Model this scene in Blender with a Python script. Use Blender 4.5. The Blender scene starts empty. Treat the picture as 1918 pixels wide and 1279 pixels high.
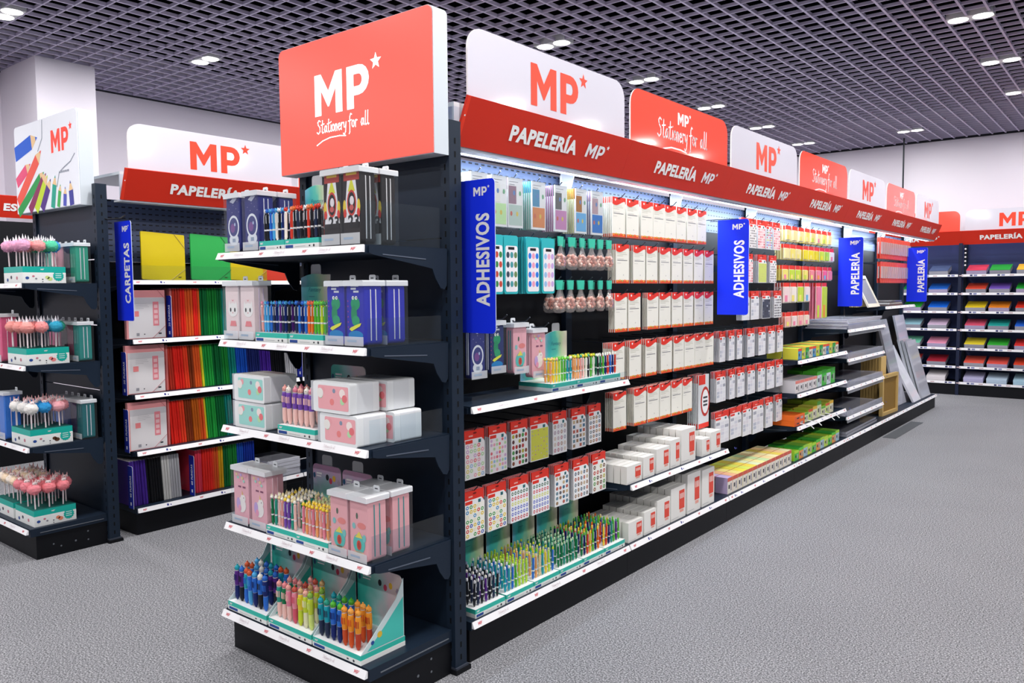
import bpy, math, random
from mathutils import Matrix, Vector
random.seed(11)
SC = bpy.context.scene
COL = SC.collection
PI = math.pi

# ------------------------------------------------------------------ camera
cam_d = bpy.data.cameras.new('camera'); cam = bpy.data.objects.new('camera', cam_d); COL.objects.link(cam)
_c = Vector((2.0849, -2.3577, 1.5)); _r = Vector((0.778858, 0.627152, -0.007815))
_u = Vector((-0.034603, 0.055407, 0.997864)); _f = Vector((-0.626245, 0.776924, -0.064855))
cam.matrix_world = Matrix(((_r.x, _u.x, -_f.x, _c.x), (_r.y, _u.y, -_f.y, _c.y), (_r.z, _u.z, -_f.z, _c.z), (0, 0, 0, 1)))
cam_d.sensor_fit = 'HORIZONTAL'; cam_d.sensor_width = 36.0; cam_d.lens = 28.148; cam_d.clip_start = 0.05; cam_d.clip_end = 60
SC.camera = cam
# ------------------------------------------------------------------ world, exposure
w = bpy.data.worlds.new('world'); SC.world = w; w.use_nodes = True
w.node_tree.nodes['Background'].inputs[0].default_value = (0.92, 0.92, 1.0, 1)
w.node_tree.nodes['Background'].inputs[1].default_value = 0.24  # added ambient fill, entering through the open sides of the room
SC.view_settings.view_transform = 'Standard'; SC.view_settings.look = 'None'
SC.view_settings.gamma = 1.0; SC.view_settings.use_curve_mapping = False
SC.view_settings.exposure = -0.10
SC.cycles.transparent_max_bounces = 48
LAMP_W, STRIP_W = 32.0, 15.0
CEIL = 3.575
LAMPS = [(x, y) for y in (-4.6, -3.05, -1.5, 0.05, 1.64, 3.29, 4.83, 6.38, 7.9, 9.46) for x in (-4.65, -1.99, 0.88, 3.72)]
LAMPS.append((-0.57, 9.46))
def area(name, loc, rot, sx, sy, power, col):
    d = bpy.data.lights.new(name, 'AREA'); d.shape = 'RECTANGLE'; d.size = sx; d.size_y = sy; d.energy = power; d.color = col
    o = bpy.data.objects.new(name, d); COL.objects.link(o); o.location = loc; o.rotation_euler = rot
    return o
for _x, _y in LAMPS:
    area('spot_light', (_x, _y, CEIL - 0.012), (0, 0, 0), 0.30, 0.125, LAMP_W * (0.52 if _y > 9 else 1.0), (1.0, 0.985, 0.97))
for _k in range(7):   # the cool strip lamps under the red canopy of the long run
    area('canopy_strip_light', (-0.125, 0.585 + 1.234 * _k, 2.046), (0, math.radians(52), 0), 0.025, 1.15, STRIP_W, (0.72, 0.86, 1.0))

# ------------------------------------------------------------------ materials
MAT = {}
def lin(h):
    h = h.lstrip('#'); out = []
    for i in (0, 2, 4):
        c = int(h[i:i + 2], 16) / 255
        out.append(c / 12.92 if c <= 0.04045 else ((c + 0.055) / 1.055) ** 2.4)
    return (*out, 1)
def newmat(key):
    m = bpy.data.materials.new(key); m.use_nodes = True; MAT[key] = m
    return m, m.node_tree, m.node_tree.nodes['Principled BSDF']
def M(key, rough=0.55, metal=0.0, emit=0.0, spec=0.22):
    """plain material; the key is a hex colour, with its finish in the name"""
    k = f'{key}_{rough}_{metal}_{emit}_{spec}'
    if k not in MAT:
        m, nt, p = newmat(k)
        p.inputs['Base Color'].default_value = lin(key); p.inputs['Roughness'].default_value = rough
        p.inputs['Metallic'].default_value = metal; p.inputs['Specular IOR Level'].default_value = spec
        if emit:
            p.inputs['Emission Color'].default_value = lin(key); p.inputs['Emission Strength'].default_value = emit
    return MAT[k]
def nd(nt, t, **k):
    n = nt.nodes.new(t)
    for a, b in k.items():
        if a.startswith('i'): n.inputs[int(a[1:])].default_value = b
        else: setattr(n, a, b)
    return n
def ramp(nt, fac, cols, const=True):
    n = nt.nodes.new('ShaderNodeValToRGB'); e = n.color_ramp.elements
    n.color_ramp.interpolation = 'CONSTANT' if const else 'LINEAR'
    for i, c in enumerate(cols):
        pos = i / len(cols) if const else i / (len(cols) - 1)
        if i < 2: e[i].position = pos; el = e[i]
        else: el = e.new(pos)
        el.color = lin(c) if isinstance(c, str) else c
    nt.links.new(fac, n.inputs[0]); return n
def mixc(nt, fac, a, b):
    n = nt.nodes.new('ShaderNodeMix'); n.data_type = 'RGBA'
    for v, i in ((fac, 0), (a, 6), (b, 7)):
        if isinstance(v, str): n.inputs[i].default_value = lin(v)
        elif isinstance(v, (int, float)): n.inputs[i].default_value = v
        else: nt.links.new(v, n.inputs[i])
    return n.outputs[2]
def dots(key, nx, ny, base, cols, rad=0.36, inner=None, keep=0.9, rows=False, square=False, sx=1.0):
    """printed sheet: a grid of round stickers, one random palette colour each"""
    if key in MAT: return MAT[key]
    m, nt, p = newmat(key); L = nt.links.new
    uv = nd(nt, 'ShaderNodeTexCoord'); sc = nd(nt, 'ShaderNodeVectorMath', operation='MULTIPLY'); sc.inputs[1].default_value = (nx, ny, 1)
    L(uv.outputs['UV'], sc.inputs[0])
    fl = nd(nt, 'ShaderNodeVectorMath', operation='FLOOR'); fr = nd(nt, 'ShaderNodeVectorMath', operation='FRACTION'); L(sc.outputs[0], fl.inputs[0]); L(sc.outputs[0], fr.inputs[0])
    src = fl.outputs[0]
    if rows:
        mu = nd(nt, 'ShaderNodeVectorMath', operation='MULTIPLY'); mu.inputs[1].default_value = (0, 1, 1); L(src, mu.inputs[0]); src = mu.outputs[0]
    wn = nd(nt, 'ShaderNodeTexWhiteNoise', noise_dimensions='3D'); L(src, wn.inputs['Vector'])
    rp = ramp(nt, wn.outputs['Value'], cols)
    su = nd(nt, 'ShaderNodeVectorMath', operation='SUBTRACT'); su.inputs[1].default_value = (0.5, 0.5, 0); L(fr.outputs[0], su.inputs[0])
    if square:
        ab = nd(nt, 'ShaderNodeVectorMath', operation='ABSOLUTE'); L(su.outputs[0], ab.inputs[0])
        se = nd(nt, 'ShaderNodeSeparateXYZ'); L(ab.outputs[0], se.inputs[0])
        mxn = nd(nt, 'ShaderNodeMath', operation='MAXIMUM'); L(se.outputs[0], mxn.inputs[0]); L(se.outputs[1], mxn.inputs[1]); dist = mxn.outputs[0]
    else:
        ln = nd(nt, 'ShaderNodeVectorMath', operation='LENGTH'); L(su.outputs[0], ln.inputs[0]); dist = ln.outputs['Value']
    lt = nd(nt, 'ShaderNodeMath', operation='LESS_THAN', i1=rad); L(dist, lt.inputs[0])
    fac = lt.outputs[0]
    if keep < 1 and not rows:
        sep = nd(nt, 'ShaderNodeSeparateColor'); L(wn.outputs['Color'], sep.inputs[0])
        k2 = nd(nt, 'ShaderNodeMath', operation='LESS_THAN', i1=keep); L(sep.outputs[1], k2.inputs[0])
        mu2 = nd(nt, 'ShaderNodeMath', operation='MULTIPLY'); L(fac, mu2.inputs[0]); L(k2.outputs[0], mu2.inputs[1]); fac = mu2.outputs[0]
    c = mixc(nt, fac, base, rp.outputs[0])
    if inner:
        l2 = nd(nt, 'ShaderNodeMath', operation='LESS_THAN', i1=rad * 0.42); L(dist, l2.inputs[0])
        mu3 = nd(nt, 'ShaderNodeMath', operation='MULTIPLY'); L(fac, mu3.inputs[0]); L(l2.outputs[0], mu3.inputs[1])
        c = mixc(nt, mu3.outputs[0], c, inner)
    L(c, p.inputs['Base Color']); p.inputs['Roughness'].default_value = 0.35
    return m
def gradient(key, stops, axis=0, rough=0.35):
    """a printed colour blend across a card"""
    if key in MAT: return MAT[key]
    m, nt, p = newmat(key); L = nt.links.new
    uv = nd(nt, 'ShaderNodeTexCoord'); no = nd(nt, 'ShaderNodeTexNoise'); no.inputs['Scale'].default_value = 2.2; L(uv.outputs['UV'], no.inputs['Vector'])
    se = nd(nt, 'ShaderNodeSeparateXYZ'); L(uv.outputs['UV'], se.inputs[0])
    ad = nd(nt, 'ShaderNodeMath', operation='MULTIPLY_ADD', i1=0.55, i2=-0.22); L(no.outputs[0], ad.inputs[0])
    s2 = nd(nt, 'ShaderNodeMath', operation='ADD'); L(se.outputs[axis], s2.inputs[0]); L(ad.outputs[0], s2.inputs[1])
    rp = ramp(nt, s2.outputs[0], stops, const=False); L(rp.outputs[0], p.inputs['Base Color']); p.inputs['Roughness'].default_value = rough
    return m
def clear(key, tint='ffffff', fog=0.05, rough=0.03, ior=1.45):
    """thin clear plastic: see-through with a Fresnel sheen and a little haze"""
    if key in MAT: return MAT[key]
    m = bpy.data.materials.new(key); m.use_nodes = True; MAT[key] = m; nt = m.node_tree; L = nt.links.new
    nt.nodes.remove(nt.nodes['Principled BSDF']); out = nt.nodes['Material Output']
    tr = nd(nt, 'ShaderNodeBsdfTransparent'); tr.inputs[0].default_value = lin(tint)
    gl = nd(nt, 'ShaderNodeBsdfGlossy'); gl.inputs['Roughness'].default_value = rough
    df = nd(nt, 'ShaderNodeBsdfDiffuse'); df.inputs[0].default_value = (0.9, 0.93, 0.97, 1)
    m1 = nd(nt, 'ShaderNodeMixShader', i0=fog); L(tr.outputs[0], m1.inputs[1]); L(df.outputs[0], m1.inputs[2])
    lw = nd(nt, 'ShaderNodeLayerWeight'); lw.inputs['Blend'].default_value = 0.5
    pw = nd(nt, 'ShaderNodeMath', operation='POWER', i1=4.0); L(lw.outputs['Facing'], pw.inputs[0])
    fr = nd(nt, 'ShaderNodeMath', operation='MULTIPLY_ADD', i1=0.55, i2=0.022); L(pw.outputs[0], fr.inputs[0])
    m2 = nd(nt, 'ShaderNodeMixShader'); L(fr.outputs[0], m2.inputs[0]); L(m1.outputs[0], m2.inputs[1]); L(gl.outputs[0], m2.inputs[2])
    L(m2.outputs[0], out.inputs[0]); return m
def m_carpet():
    m, nt, p = newmat('carpet'); L = nt.links.new
    tc = nd(nt, 'ShaderNodeTexCoord')
    n1 = nd(nt, 'ShaderNodeTexNoise'); n1.inputs['Scale'].default_value = 150; n1.inputs['Detail'].default_value = 3; L(tc.outputs['Object'], n1.inputs['Vector'])
    n2 = nd(nt, 'ShaderNodeTexNoise'); n2.inputs['Scale'].default_value = 1.3; n2.inputs['Detail'].default_value = 4; L(tc.outputs['Object'], n2.inputs['Vector'])
    r1 = ramp(nt, n1.outputs[0], ['48494d', '7e7f83', 'a0a0a5', 'cecdd2'], const=False)
    for e, ps in zip(r1.color_ramp.elements, (0.30, 0.46, 0.56, 0.70)): e.position = ps
    r2 = ramp(nt, n2.outputs[0], ['d2d2d4', 'ffffff'], const=False)
    mx = nd(nt, 'ShaderNodeMix', data_type='RGBA', blend_type='MULTIPLY'); mx.inputs[0].default_value = 0.55
    L(r1.outputs[0], mx.inputs[6]); L(r2.outputs[0], mx.inputs[7]); L(mx.outputs[2], p.inputs['Base Color'])
    p.inputs['Roughness'].default_value = 0.95; p.inputs['Specular IOR Level'].default_value = 0.1
    bp = nd(nt, 'ShaderNodeBump'); bp.inputs['Strength'].default_value = 0.25; bp.inputs['Distance'].default_value = 0.004
    L(n1.outputs[0], bp.inputs['Height']); L(bp.outputs[0], p.inputs['Normal']); return m
def m_wall():
    m, nt, p = newmat('plaster'); L = nt.links.new
    tc = nd(nt, 'ShaderNodeTexCoord'); n1 = nd(nt, 'ShaderNodeTexNoise'); n1.inputs['Scale'].default_value = 0.7; L(tc.outputs['Object'], n1.inputs['Vector'])
    r = ramp(nt, n1.outputs[0], ['e2dbe8', 'efeaf2'], const=False); L(r.outputs[0], p.inputs['Base Color']); p.inputs['Roughness'].default_value = 0.8; return m
def m_peg():
    """slotted steel panel: rows of short dark slots"""
    m, nt, p = newmat('slotted_steel'); L = nt.links.new
    tc = nd(nt, 'ShaderNodeTexCoord'); se = nd(nt, 'ShaderNodeSeparateXYZ'); L(tc.outputs['Object'], se.inputs[0])
    def cell(o, per, frac):
        d = nd(nt, 'ShaderNodeMath', operation='DIVIDE', i1=per); L(o, d.inputs[0]); f = nd(nt, 'ShaderNodeMath', operation='FRACT'); L(d.outputs[0], f.inputs[0])
        l = nd(nt, 'ShaderNodeMath', operation='LESS_THAN', i1=frac); L(f.outputs[0], l.inputs[0]); return l.outputs[0]
    mu = nd(nt, 'ShaderNodeMath', operation='MULTIPLY'); L(cell(se.outputs[0], 0.045, 0.55), mu.inputs[0]); L(cell(se.outputs[2], 0.036, 0.22), mu.inputs[1])
    c = mixc(nt, mu.outputs[0], '5c6a8e', '10121c'); L(c, p.inputs['Base Color']); p.inputs['Roughness'].default_value = 0.45; return m
m_carpet(); m_wall(); m_peg()
DARK = lambda: M('1c2838', 0.42)
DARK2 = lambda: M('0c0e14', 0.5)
SLOT = lambda: M('08090c', 0.8)
WHITE = lambda: M('f6f5f8', 0.4)
RED = lambda: M('e8392b', 0.4)
ACR = lambda: clear('acrylic', 'f5f9fb', 0.006)
SHELL = lambda: clear('clear_shell', 'fafcfd', 0.02)
TEAL = '2bb3a4'
STEEL = lambda: M('c9ccd2', 0.3, 0.8)
IRID = lambda i=0: gradient(f'iridescent_{i}', [['7fb8dc', '35b3b4', '54c3b0', 'b9d9a8', 'e4dfc8'], ['2fb8a6', '48c4b4', 'a9d9d6', 'e6cfd8', 'ecd9d6'], ['5f93c8', '46a9b4', '77bfae', 'a7b8cc', 'd9a8cf']][i], axis=(0, 0, 1)[i])

# ------------------------------------------------------------------ mesh builder
class MB:
    def __init__(s): s.v = []; s.f = []; s.m = []; s.u = []; s.s = []; s.mats = []
    def mi(s, mat):
        if mat not in s.mats: s.mats.append(mat)
        return s.mats.index(mat)
    def poly(s, pts, mat, uv=None, smooth=False):
        b = len(s.v); s.v += [tuple(p) for p in pts]; s.f.append(tuple(range(b, b + len(pts)))); s.m.append(s.mi(mat)); s.s.append(smooth)
        s.u.append(uv if uv else ([(0, 0), (1, 0), (1, 1), (0, 1)] if len(pts) == 4 else [(0, 0)] * len(pts)))
    def box(s, x0, x1, y0, y1, z0, z1, mat, **k):
        P = lambda *a: a
        fs = dict(front=[(x0, y0, z0), (x1, y0, z0), (x1, y0, z1), (x0, y0, z1)], back=[(x1, y1, z0), (x0, y1, z0), (x0, y1, z1), (x1, y1, z1)],
                  left=[(x0, y1, z0), (x0, y0, z0), (x0, y0, z1), (x0, y1, z1)], right=[(x1, y0, z0), (x1, y1, z0), (x1, y1, z1), (x1, y0, z1)],
                  top=[(x0, y0, z1), (x1, y0, z1), (x1, y1, z1), (x0, y1, z1)], bottom=[(x0, y1, z0), (x1, y1, z0), (x1, y0, z0), (x0, y0, z0)])
        for n, q in fs.items():
            mm = k.get(n, mat)
            if mm is not None: s.poly(q, mm)
    def prism(s, pts, y0, y1, mat, side=None, smooth=False):
        """outline in x,z (counter-clockwise seen from the front) swept from y0 to y1"""
        xs = [p[0] for p in pts]; zs = [p[1] for p in pts]; a, b, c, d = min(xs), max(xs), min(zs), max(zs)
        uv = [((x - a) / ((b - a) or 1), (z - c) / ((d - c) or 1)) for x, z in pts]
        s.poly([(x, y0, z) for x, z in pts], mat, uv); s.poly([(x, y1, z) for x, z in reversed(pts)], side or mat)
        n = len(pts)
        for i in range(n):
            (xa, za), (xb, zb) = pts[i], pts[(i + 1) % n]
            s.poly([(xb, y0, zb), (xa, y0, za), (xa, y1, za), (xb, y1, zb)], side or mat, None, smooth)
    def prismx(s, pts, x0, x1, mat, side=None):
        """outline in y,z swept along x"""
        s.poly([(x1, y, z) for y, z in pts], mat); s.poly([(x0, y, z) for y, z in reversed(pts)], mat); n = len(pts)
        for i in range(n):
            (ya, za), (yb, zb) = pts[i], pts[(i + 1) % n]
            s.poly([(x0, ya, za), (x0, yb, zb), (x1, yb, zb), (x1, ya, za)], side or mat)
    def decal(s, pts, y, mat): s.poly([(x, y, z) for x, z in pts], mat)
    def rect(s, x0, x1, z0, z1, y, mat): s.poly([(x0, y, z0), (x1, y, z0), (x1, y, z1), (x0, y, z1)], mat)
    def ell(s, cx, cz, rx, rz, y, mat, n=14): s.decal([(cx + rx * math.cos(2 * PI * i / n), cz + rz * math.sin(2 * PI * i / n)) for i in range(n)], y, mat)
    def lathe(s, prof, mat, cx=0, cy=0, n=8, mats=None):
        for i in range(len(prof) - 1):
            (r0, z0), (r1, z1) = prof[i], prof[i + 1]; mm = mats[i] if mats else mat
            for j in range(n):
                a, b = 2 * PI * j / n, 2 * PI * (j + 1) / n
                q = [(cx + r0 * math.cos(a), cy + r0 * math.sin(a), z0), (cx + r0 * math.cos(b), cy + r0 * math.sin(b), z0), (cx + r1 * math.cos(b), cy + r1 * math.sin(b), z1), (cx + r1 * math.cos(a), cy + r1 * math.sin(a), z1)]
                if r0 < 1e-6: q = [q[0], q[2], q[3]]
                elif r1 < 1e-6: q = q[:3]
                s.poly(q, mm, None, abs(z1 - z0) > 1e-5)
    def ball(s, c, r, mat, nu=10, nv=7, jit=0.0):
        rx, ry, rz = (r, r, r) if isinstance(r, (int, float)) else r
        g = []
        for i in range(nv + 1):
            t = PI * i / nv; row = []
            for j in range(nu):
                k = 1 + (random.uniform(-jit, jit) if 0 < i < nv else 0); p = 2 * PI * j / nu
                row.append((c[0] + rx * k * math.sin(t) * math.cos(p), c[1] + ry * k * math.sin(t) * math.sin(p), c[2] + rz * k * math.cos(t)))
            g.append(row)
        for i in range(nv):
            for j in range(nu):
                q = [g[i + 1][j], g[i + 1][(j + 1) % nu], g[i][(j + 1) % nu], g[i][j]]
                if i == 0: q = q[:3]
                if i == nv - 1: q = q[1:]
                s.poly(q, mat, None, True)
    def tube(s, pts, r, mat, n=6):
        pts = [Vector(p) for p in pts]; rings = []
        for i, p in enumerate(pts):
            d = (pts[min(i + 1, len(pts) - 1)] - pts[max(i - 1, 0)]).normalized()
            a = d.cross(Vector((0, 0, 1)) if abs(d.z) < 0.9 else Vector((1, 0, 0))).normalized(); b = d.cross(a)
            rings.append([p + r * (math.cos(2 * PI * j / n) * a + math.sin(2 * PI * j / n) * b) for j in range(n)])
        for i in range(len(rings) - 1):
            for j in range(n):
                s.poly([rings[i][j], rings[i + 1][j], rings[i + 1][(j + 1) % n], rings[i][(j + 1) % n]], mat, None, True)
        s.poly(rings[0], mat); s.poly(list(reversed(rings[-1])), mat)
    def flat(s, geo, x, z, sc, y, mat, rot=False, shear=0.0, sx=1.0):
        vs, fs = geo
        def T(p):
            a, b = (p[0] * sx + shear * p[1]) * sc, p[1] * sc
            if rot: a, b = -b, a
            return (x + a, y, z + b)
        for f in fs: s.poly([T(vs[i]) for i in f], mat)
    def done(s, name):
        me = bpy.data.meshes.new(name); me.from_pydata(s.v, [], s.f); me.polygons.foreach_set('material_index', s.m); me.polygons.foreach_set('use_smooth', s.s)
        ul = me.uv_layers.new(name='UVMap'); flat = [c for q in s.u for p in q for c in p]; ul.data.foreach_set('uv', flat)
        for m in s.mats: me.materials.append(m)
        me.update(); return me
def rrect(x0, x1, z0, z1, r, n=5, corners='1111'):
    out = []
    for k, (cx, cz, a) in enumerate(((x0 + r, z0 + r, PI), (x1 - r, z0 + r, 1.5 * PI), (x1 - r, z1 - r, 0), (x0 + r, z1 - r, 0.5 * PI))):
        if corners[k] == '1': out += [(cx + r * math.cos(a + PI / 2 * i / n), cz + r * math.sin(a + PI / 2 * i / n)) for i in range(n + 1)]
        else: out.append([(x0, z0), (x1, z0), (x1, z1), (x0, z1)][k])
    return out

# ------------------------------------------------------------------ lettering
TXT = {}
def text_geo(t, bold=0.03):
    """outline lettering as flat faces, height of a capital = 1, returns geometry and width"""
    if (t, bold) not in TXT:
        cu = bpy.data.curves.new('lettering', 'FONT'); cu.body = t; cu.size = 1.0; cu.offset = bold; cu.space_character = 1.08; cu.resolution_u = 3
        o = bpy.data.objects.new('lettering', cu); COL.objects.link(o); bpy.context.view_layer.update()
        me = bpy.data.meshes.new_from_object(o.evaluated_get(bpy.context.evaluated_depsgraph_get()))
        vs = [(v.co.x, v.co.y) for v in me.vertices]; fs = [tuple(p.vertices) for p in me.polygons]
        bpy.data.objects.remove(o); bpy.data.curves.remove(cu); bpy.data.meshes.remove(me)
        x0 = min(v[0] for v in vs); x1 = max(v[0] for v in vs); k = 1 / 0.729
        TXT[(t, bold)] = (([((a - x0) * k, b * k) for a, b in vs], fs), (x1 - x0) * k)
    return TXT[(t, bold)]
def _logo():
    v, f = [], []
    def add(pts): b = len(v); v.extend(pts); f.append(tuple(range(b, b + len(pts))))
    add([(0, 0), (0.25, 0), (0.25, 1), (0, 1)]); add([(0.80, 0), (1.05, 0), (1.05, 1), (0.80, 1)])
    add([(0.25, 1), (0.25, 0.60), (0.50, 0.19), (0.525, 0.57)]); add([(0.80, 0.60), (0.80, 1), (0.525, 0.57), (0.55, 0.19)]); add([(0.50, 0.19), (0.55, 0.19), (0.525, 0.57)])
    add([(1.22, 0), (1.475, 0), (1.475, 1), (1.22, 1)])
    n = 8; o = [(1.475, 1)] + [(1.66 + 0.36 * math.cos(PI / 2 - PI * i / n), 0.65 + 0.35 * math.sin(PI / 2 - PI * i / n)) for i in range(n + 1)] + [(1.475, 0.30)]
    q = [(1.475, 0.79)] + [(1.65 + 0.12 * math.cos(PI / 2 - PI * i / n), 0.65 + 0.14 * math.sin(PI / 2 - PI * i / n)) for i in range(n + 1)] + [(1.475, 0.51)]
    for i in range(len(o) - 1): add([o[i], q[i], q[i + 1], o[i + 1]])
    c = (2.26, 0.97); st = [(c[0] + (0.20 if i % 2 == 0 else 0.085) * math.cos(PI / 2 + PI * i / 5), c[1] + (0.20 if i % 2 == 0 else 0.085) * math.sin(PI / 2 + PI * i / 5)) for i in range(10)]
    for i in range(10): add([c, st[i], st[(i + 1) % 10]])
    return v, f
LOGO = _logo(); LOGO_W = 2.46
def ribbon(lines, wd):
    v, f = [], []
    for ln in lines:
        for (ax, ay), (bx, by) in zip(ln, ln[1:]):
            d = math.hypot(bx - ax, by - ay) or 1; nx, ny = -(by - ay) / d * wd / 2, (bx - ax) / d * wd / 2; b = len(v)
            v += [(ax - nx, ay - ny), (bx - nx, by - ny), (bx + nx, by + ny), (ax + nx, ay + ny)]; f.append((b, b + 1, b + 2, b + 3))
        for (ax, ay) in ln:
            b = len(v); v += [(ax + wd / 2 * math.cos(PI * i / 3), ay + wd / 2 * math.sin(PI * i / 3)) for i in range(6)]; f.append(tuple(range(b, b + 6)))
    return v, f
def _sh(l, d): return [[(x + d, y) for x, y in s] for s in l]
def _ring(cx): return [[(cx + 0.13 * math.cos(2 * PI * i / 10), 0.27 + 0.24 * math.sin(2 * PI * i / 10)) for i in range(11)]]
_t = [[(0.62, 0.95), (0.56, 0.1), (0.63, 0), (0.72, 0.06)], [(0.44, 0.62), (0.8, 0.68)]]
_a = [[(1.06, 0.48), (0.92, 0.5), (0.82, 0.25), (0.9, 0.02), (1.02, 0.16), (1.08, 0.5), (1.08, 0.1), (1.16, 0.03)]]
_rr = [[(2.82, 0.5), (2.82, 0)], [(2.82, 0.33), (2.92, 0.5), (3.02, 0.46)]]
_ll = [[(0.05, 1.0), (0.0, 0.1), (0.08, 0.0), (0.14, 0.06)]]
SCRIPT = ribbon([[(0.36, 0.9), (0.2, 1), (0.05, 0.86), (0.1, 0.66), (0.3, 0.45), (0.3, 0.15), (0.1, 0), (-0.06, 0.12)]] + _t + _a + _sh(_t, 0.74)
                + [[(1.62, 0.5), (1.59, 0.06), (1.67, 0.02)], [(1.64, 0.72), (1.65, 0.74)]] + _ring(1.88)
                + [[(2.14, 0.5), (2.12, 0)], [(2.13, 0.33), (2.22, 0.5), (2.31, 0.44), (2.31, 0)], [(2.45, 0.25), (2.68, 0.3), (2.62, 0.5), (2.5, 0.45), (2.45, 0.2), (2.55, 0), (2.72, 0.1)]]
                + _rr + [[(3.1, 0.5), (3.14, 0.14), (3.28, 0.12), (3.37, 0.5), (3.3, -0.2), (3.15, -0.42), (3.04, -0.3)]]
                + [[(4.02, 0.95), (3.9, 1.02), (3.8, 0.8), (3.78, -0.3), (3.7, -0.42)], [(3.64, 0.5), (3.98, 0.56)]] + _ring(4.16) + _sh(_rr, 1.6) + _sh(_a, 4.22) + _sh(_ll, 5.5) + _sh(_ll, 5.75)
                + [[(-0.1, -0.85), (0.6, -0.58), (1.5, -0.42), (2.6, -0.42), (3.3, -0.5)]], 0.085)
SCRIPT_W = 5.95

# ------------------------------------------------------------------ objects
KIDS = {}
def reg(o, name, parent, loc, rot, label, cat, group, kind):
    COL.objects.link(o); o.location = loc; o.rotation_euler = rot
    if parent is not None: o.parent = parent; KIDS.setdefault(parent.name, []).append(o)
    if label: o['label'] = label
    if cat: o['category'] = cat
    if group: o['group'] = group
    if kind: o['kind'] = kind
    return o
def ob(name, mesh, parent=None, loc=(0, 0, 0), rot=(0, 0, 0), label=None, cat=None, group=None, kind=None):
    if isinstance(mesh, MB): mesh = mesh.done(name)
    return reg(bpy.data.objects.new(name, mesh), name, parent, loc, rot, label, cat, group, kind)
def emp(name, loc, rot, label, cat, group=None, kind=None):
    return reg(bpy.data.objects.new(name, None), name, None, loc, rot, label, cat, group, kind)
def dup(root, loc, rot, label, group=None, parent=None):
    r = root.copy(); COL.objects.link(r); r.location = loc; r.rotation_euler = rot; r['label'] = label
    if group: r['group'] = group
    for ch in KIDS.get(root.name, []):
        c = ch.copy(); COL.objects.link(c); c.parent = r; KIDS.setdefault(r.name, []).append(c)
        for g in KIDS.get(ch.name, []):
            d = g.copy(); COL.objects.link(d); d.parent = c; KIDS.setdefault(c.name, []).append(d)
    return r
PROTO = {}
def put(key, make, loc, rot, label, group=None):
    """first call builds the thing, later ones copy it with its parts"""
    if key not in PROTO:
        PROTO[key] = o = make(); o.location = loc; o.rotation_euler = rot; o['label'] = label
        if group: o['group'] = group
        return o
    return dup(PROTO[key], loc, rot, label, group)
class Base:
    """a shelving face: x runs along the face, y goes into the unit, z is up"""
    def __init__(s, x, y, rz): s.o = (x, y); s.r = rz; s.c = math.cos(rz); s.s = math.sin(rz)
    def __call__(s, x, y, z): return (s.o[0] + s.c * x - s.s * y, s.o[1] + s.s * x + s.c * y, z)
    def rot(s, rz=0.0, rx=0.0): return (rx, 0, s.r + rz)
MAIN = Base(0, 0, PI / 2); LEFT = Base(-2.757, 0, PI / 2); END = Base(-0.915, -0.56, 0); LEND = Base(-3.673, -0.63, 0); BACK = Base(0, 10.02, 0)
Y0, BAY = -0.03, 1.234
ORD = ['first', 'second', 'third', 'fourth', 'fifth', 'sixth', 'seventh', 'eighth', 'ninth', 'tenth', 'eleventh', 'twelfth', 'thirteenth', 'fourteenth', 'fifteenth', 'sixteenth', 'seventeenth', 'eighteenth', 'nineteenth', 'twentieth'] + ['twenty-' + q for q in ('first', 'second', 'third', 'fourth', 'fifth', 'sixth', 'seventh', 'eighth', 'ninth')] + ['thirtieth'] + ['thirty-' + q for q in ('first', 'second', 'third', 'fourth', 'fifth', 'sixth', 'seventh', 'eighth', 'ninth')] + ['fortieth'] + ['forty-' + q for q in ('first', 'second', 'third', 'fourth', 'fifth', 'sixth', 'seventh', 'eighth', 'ninth')] + ['fiftieth'] + ['fifty-' + q for q in ('first', 'second', 'third', 'fourth', 'fifth', 'sixth', 'seventh', 'eighth', 'ninth')]
def nth(i): return ORD[i] if i < len(ORD) else f'number {i + 1}'

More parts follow.
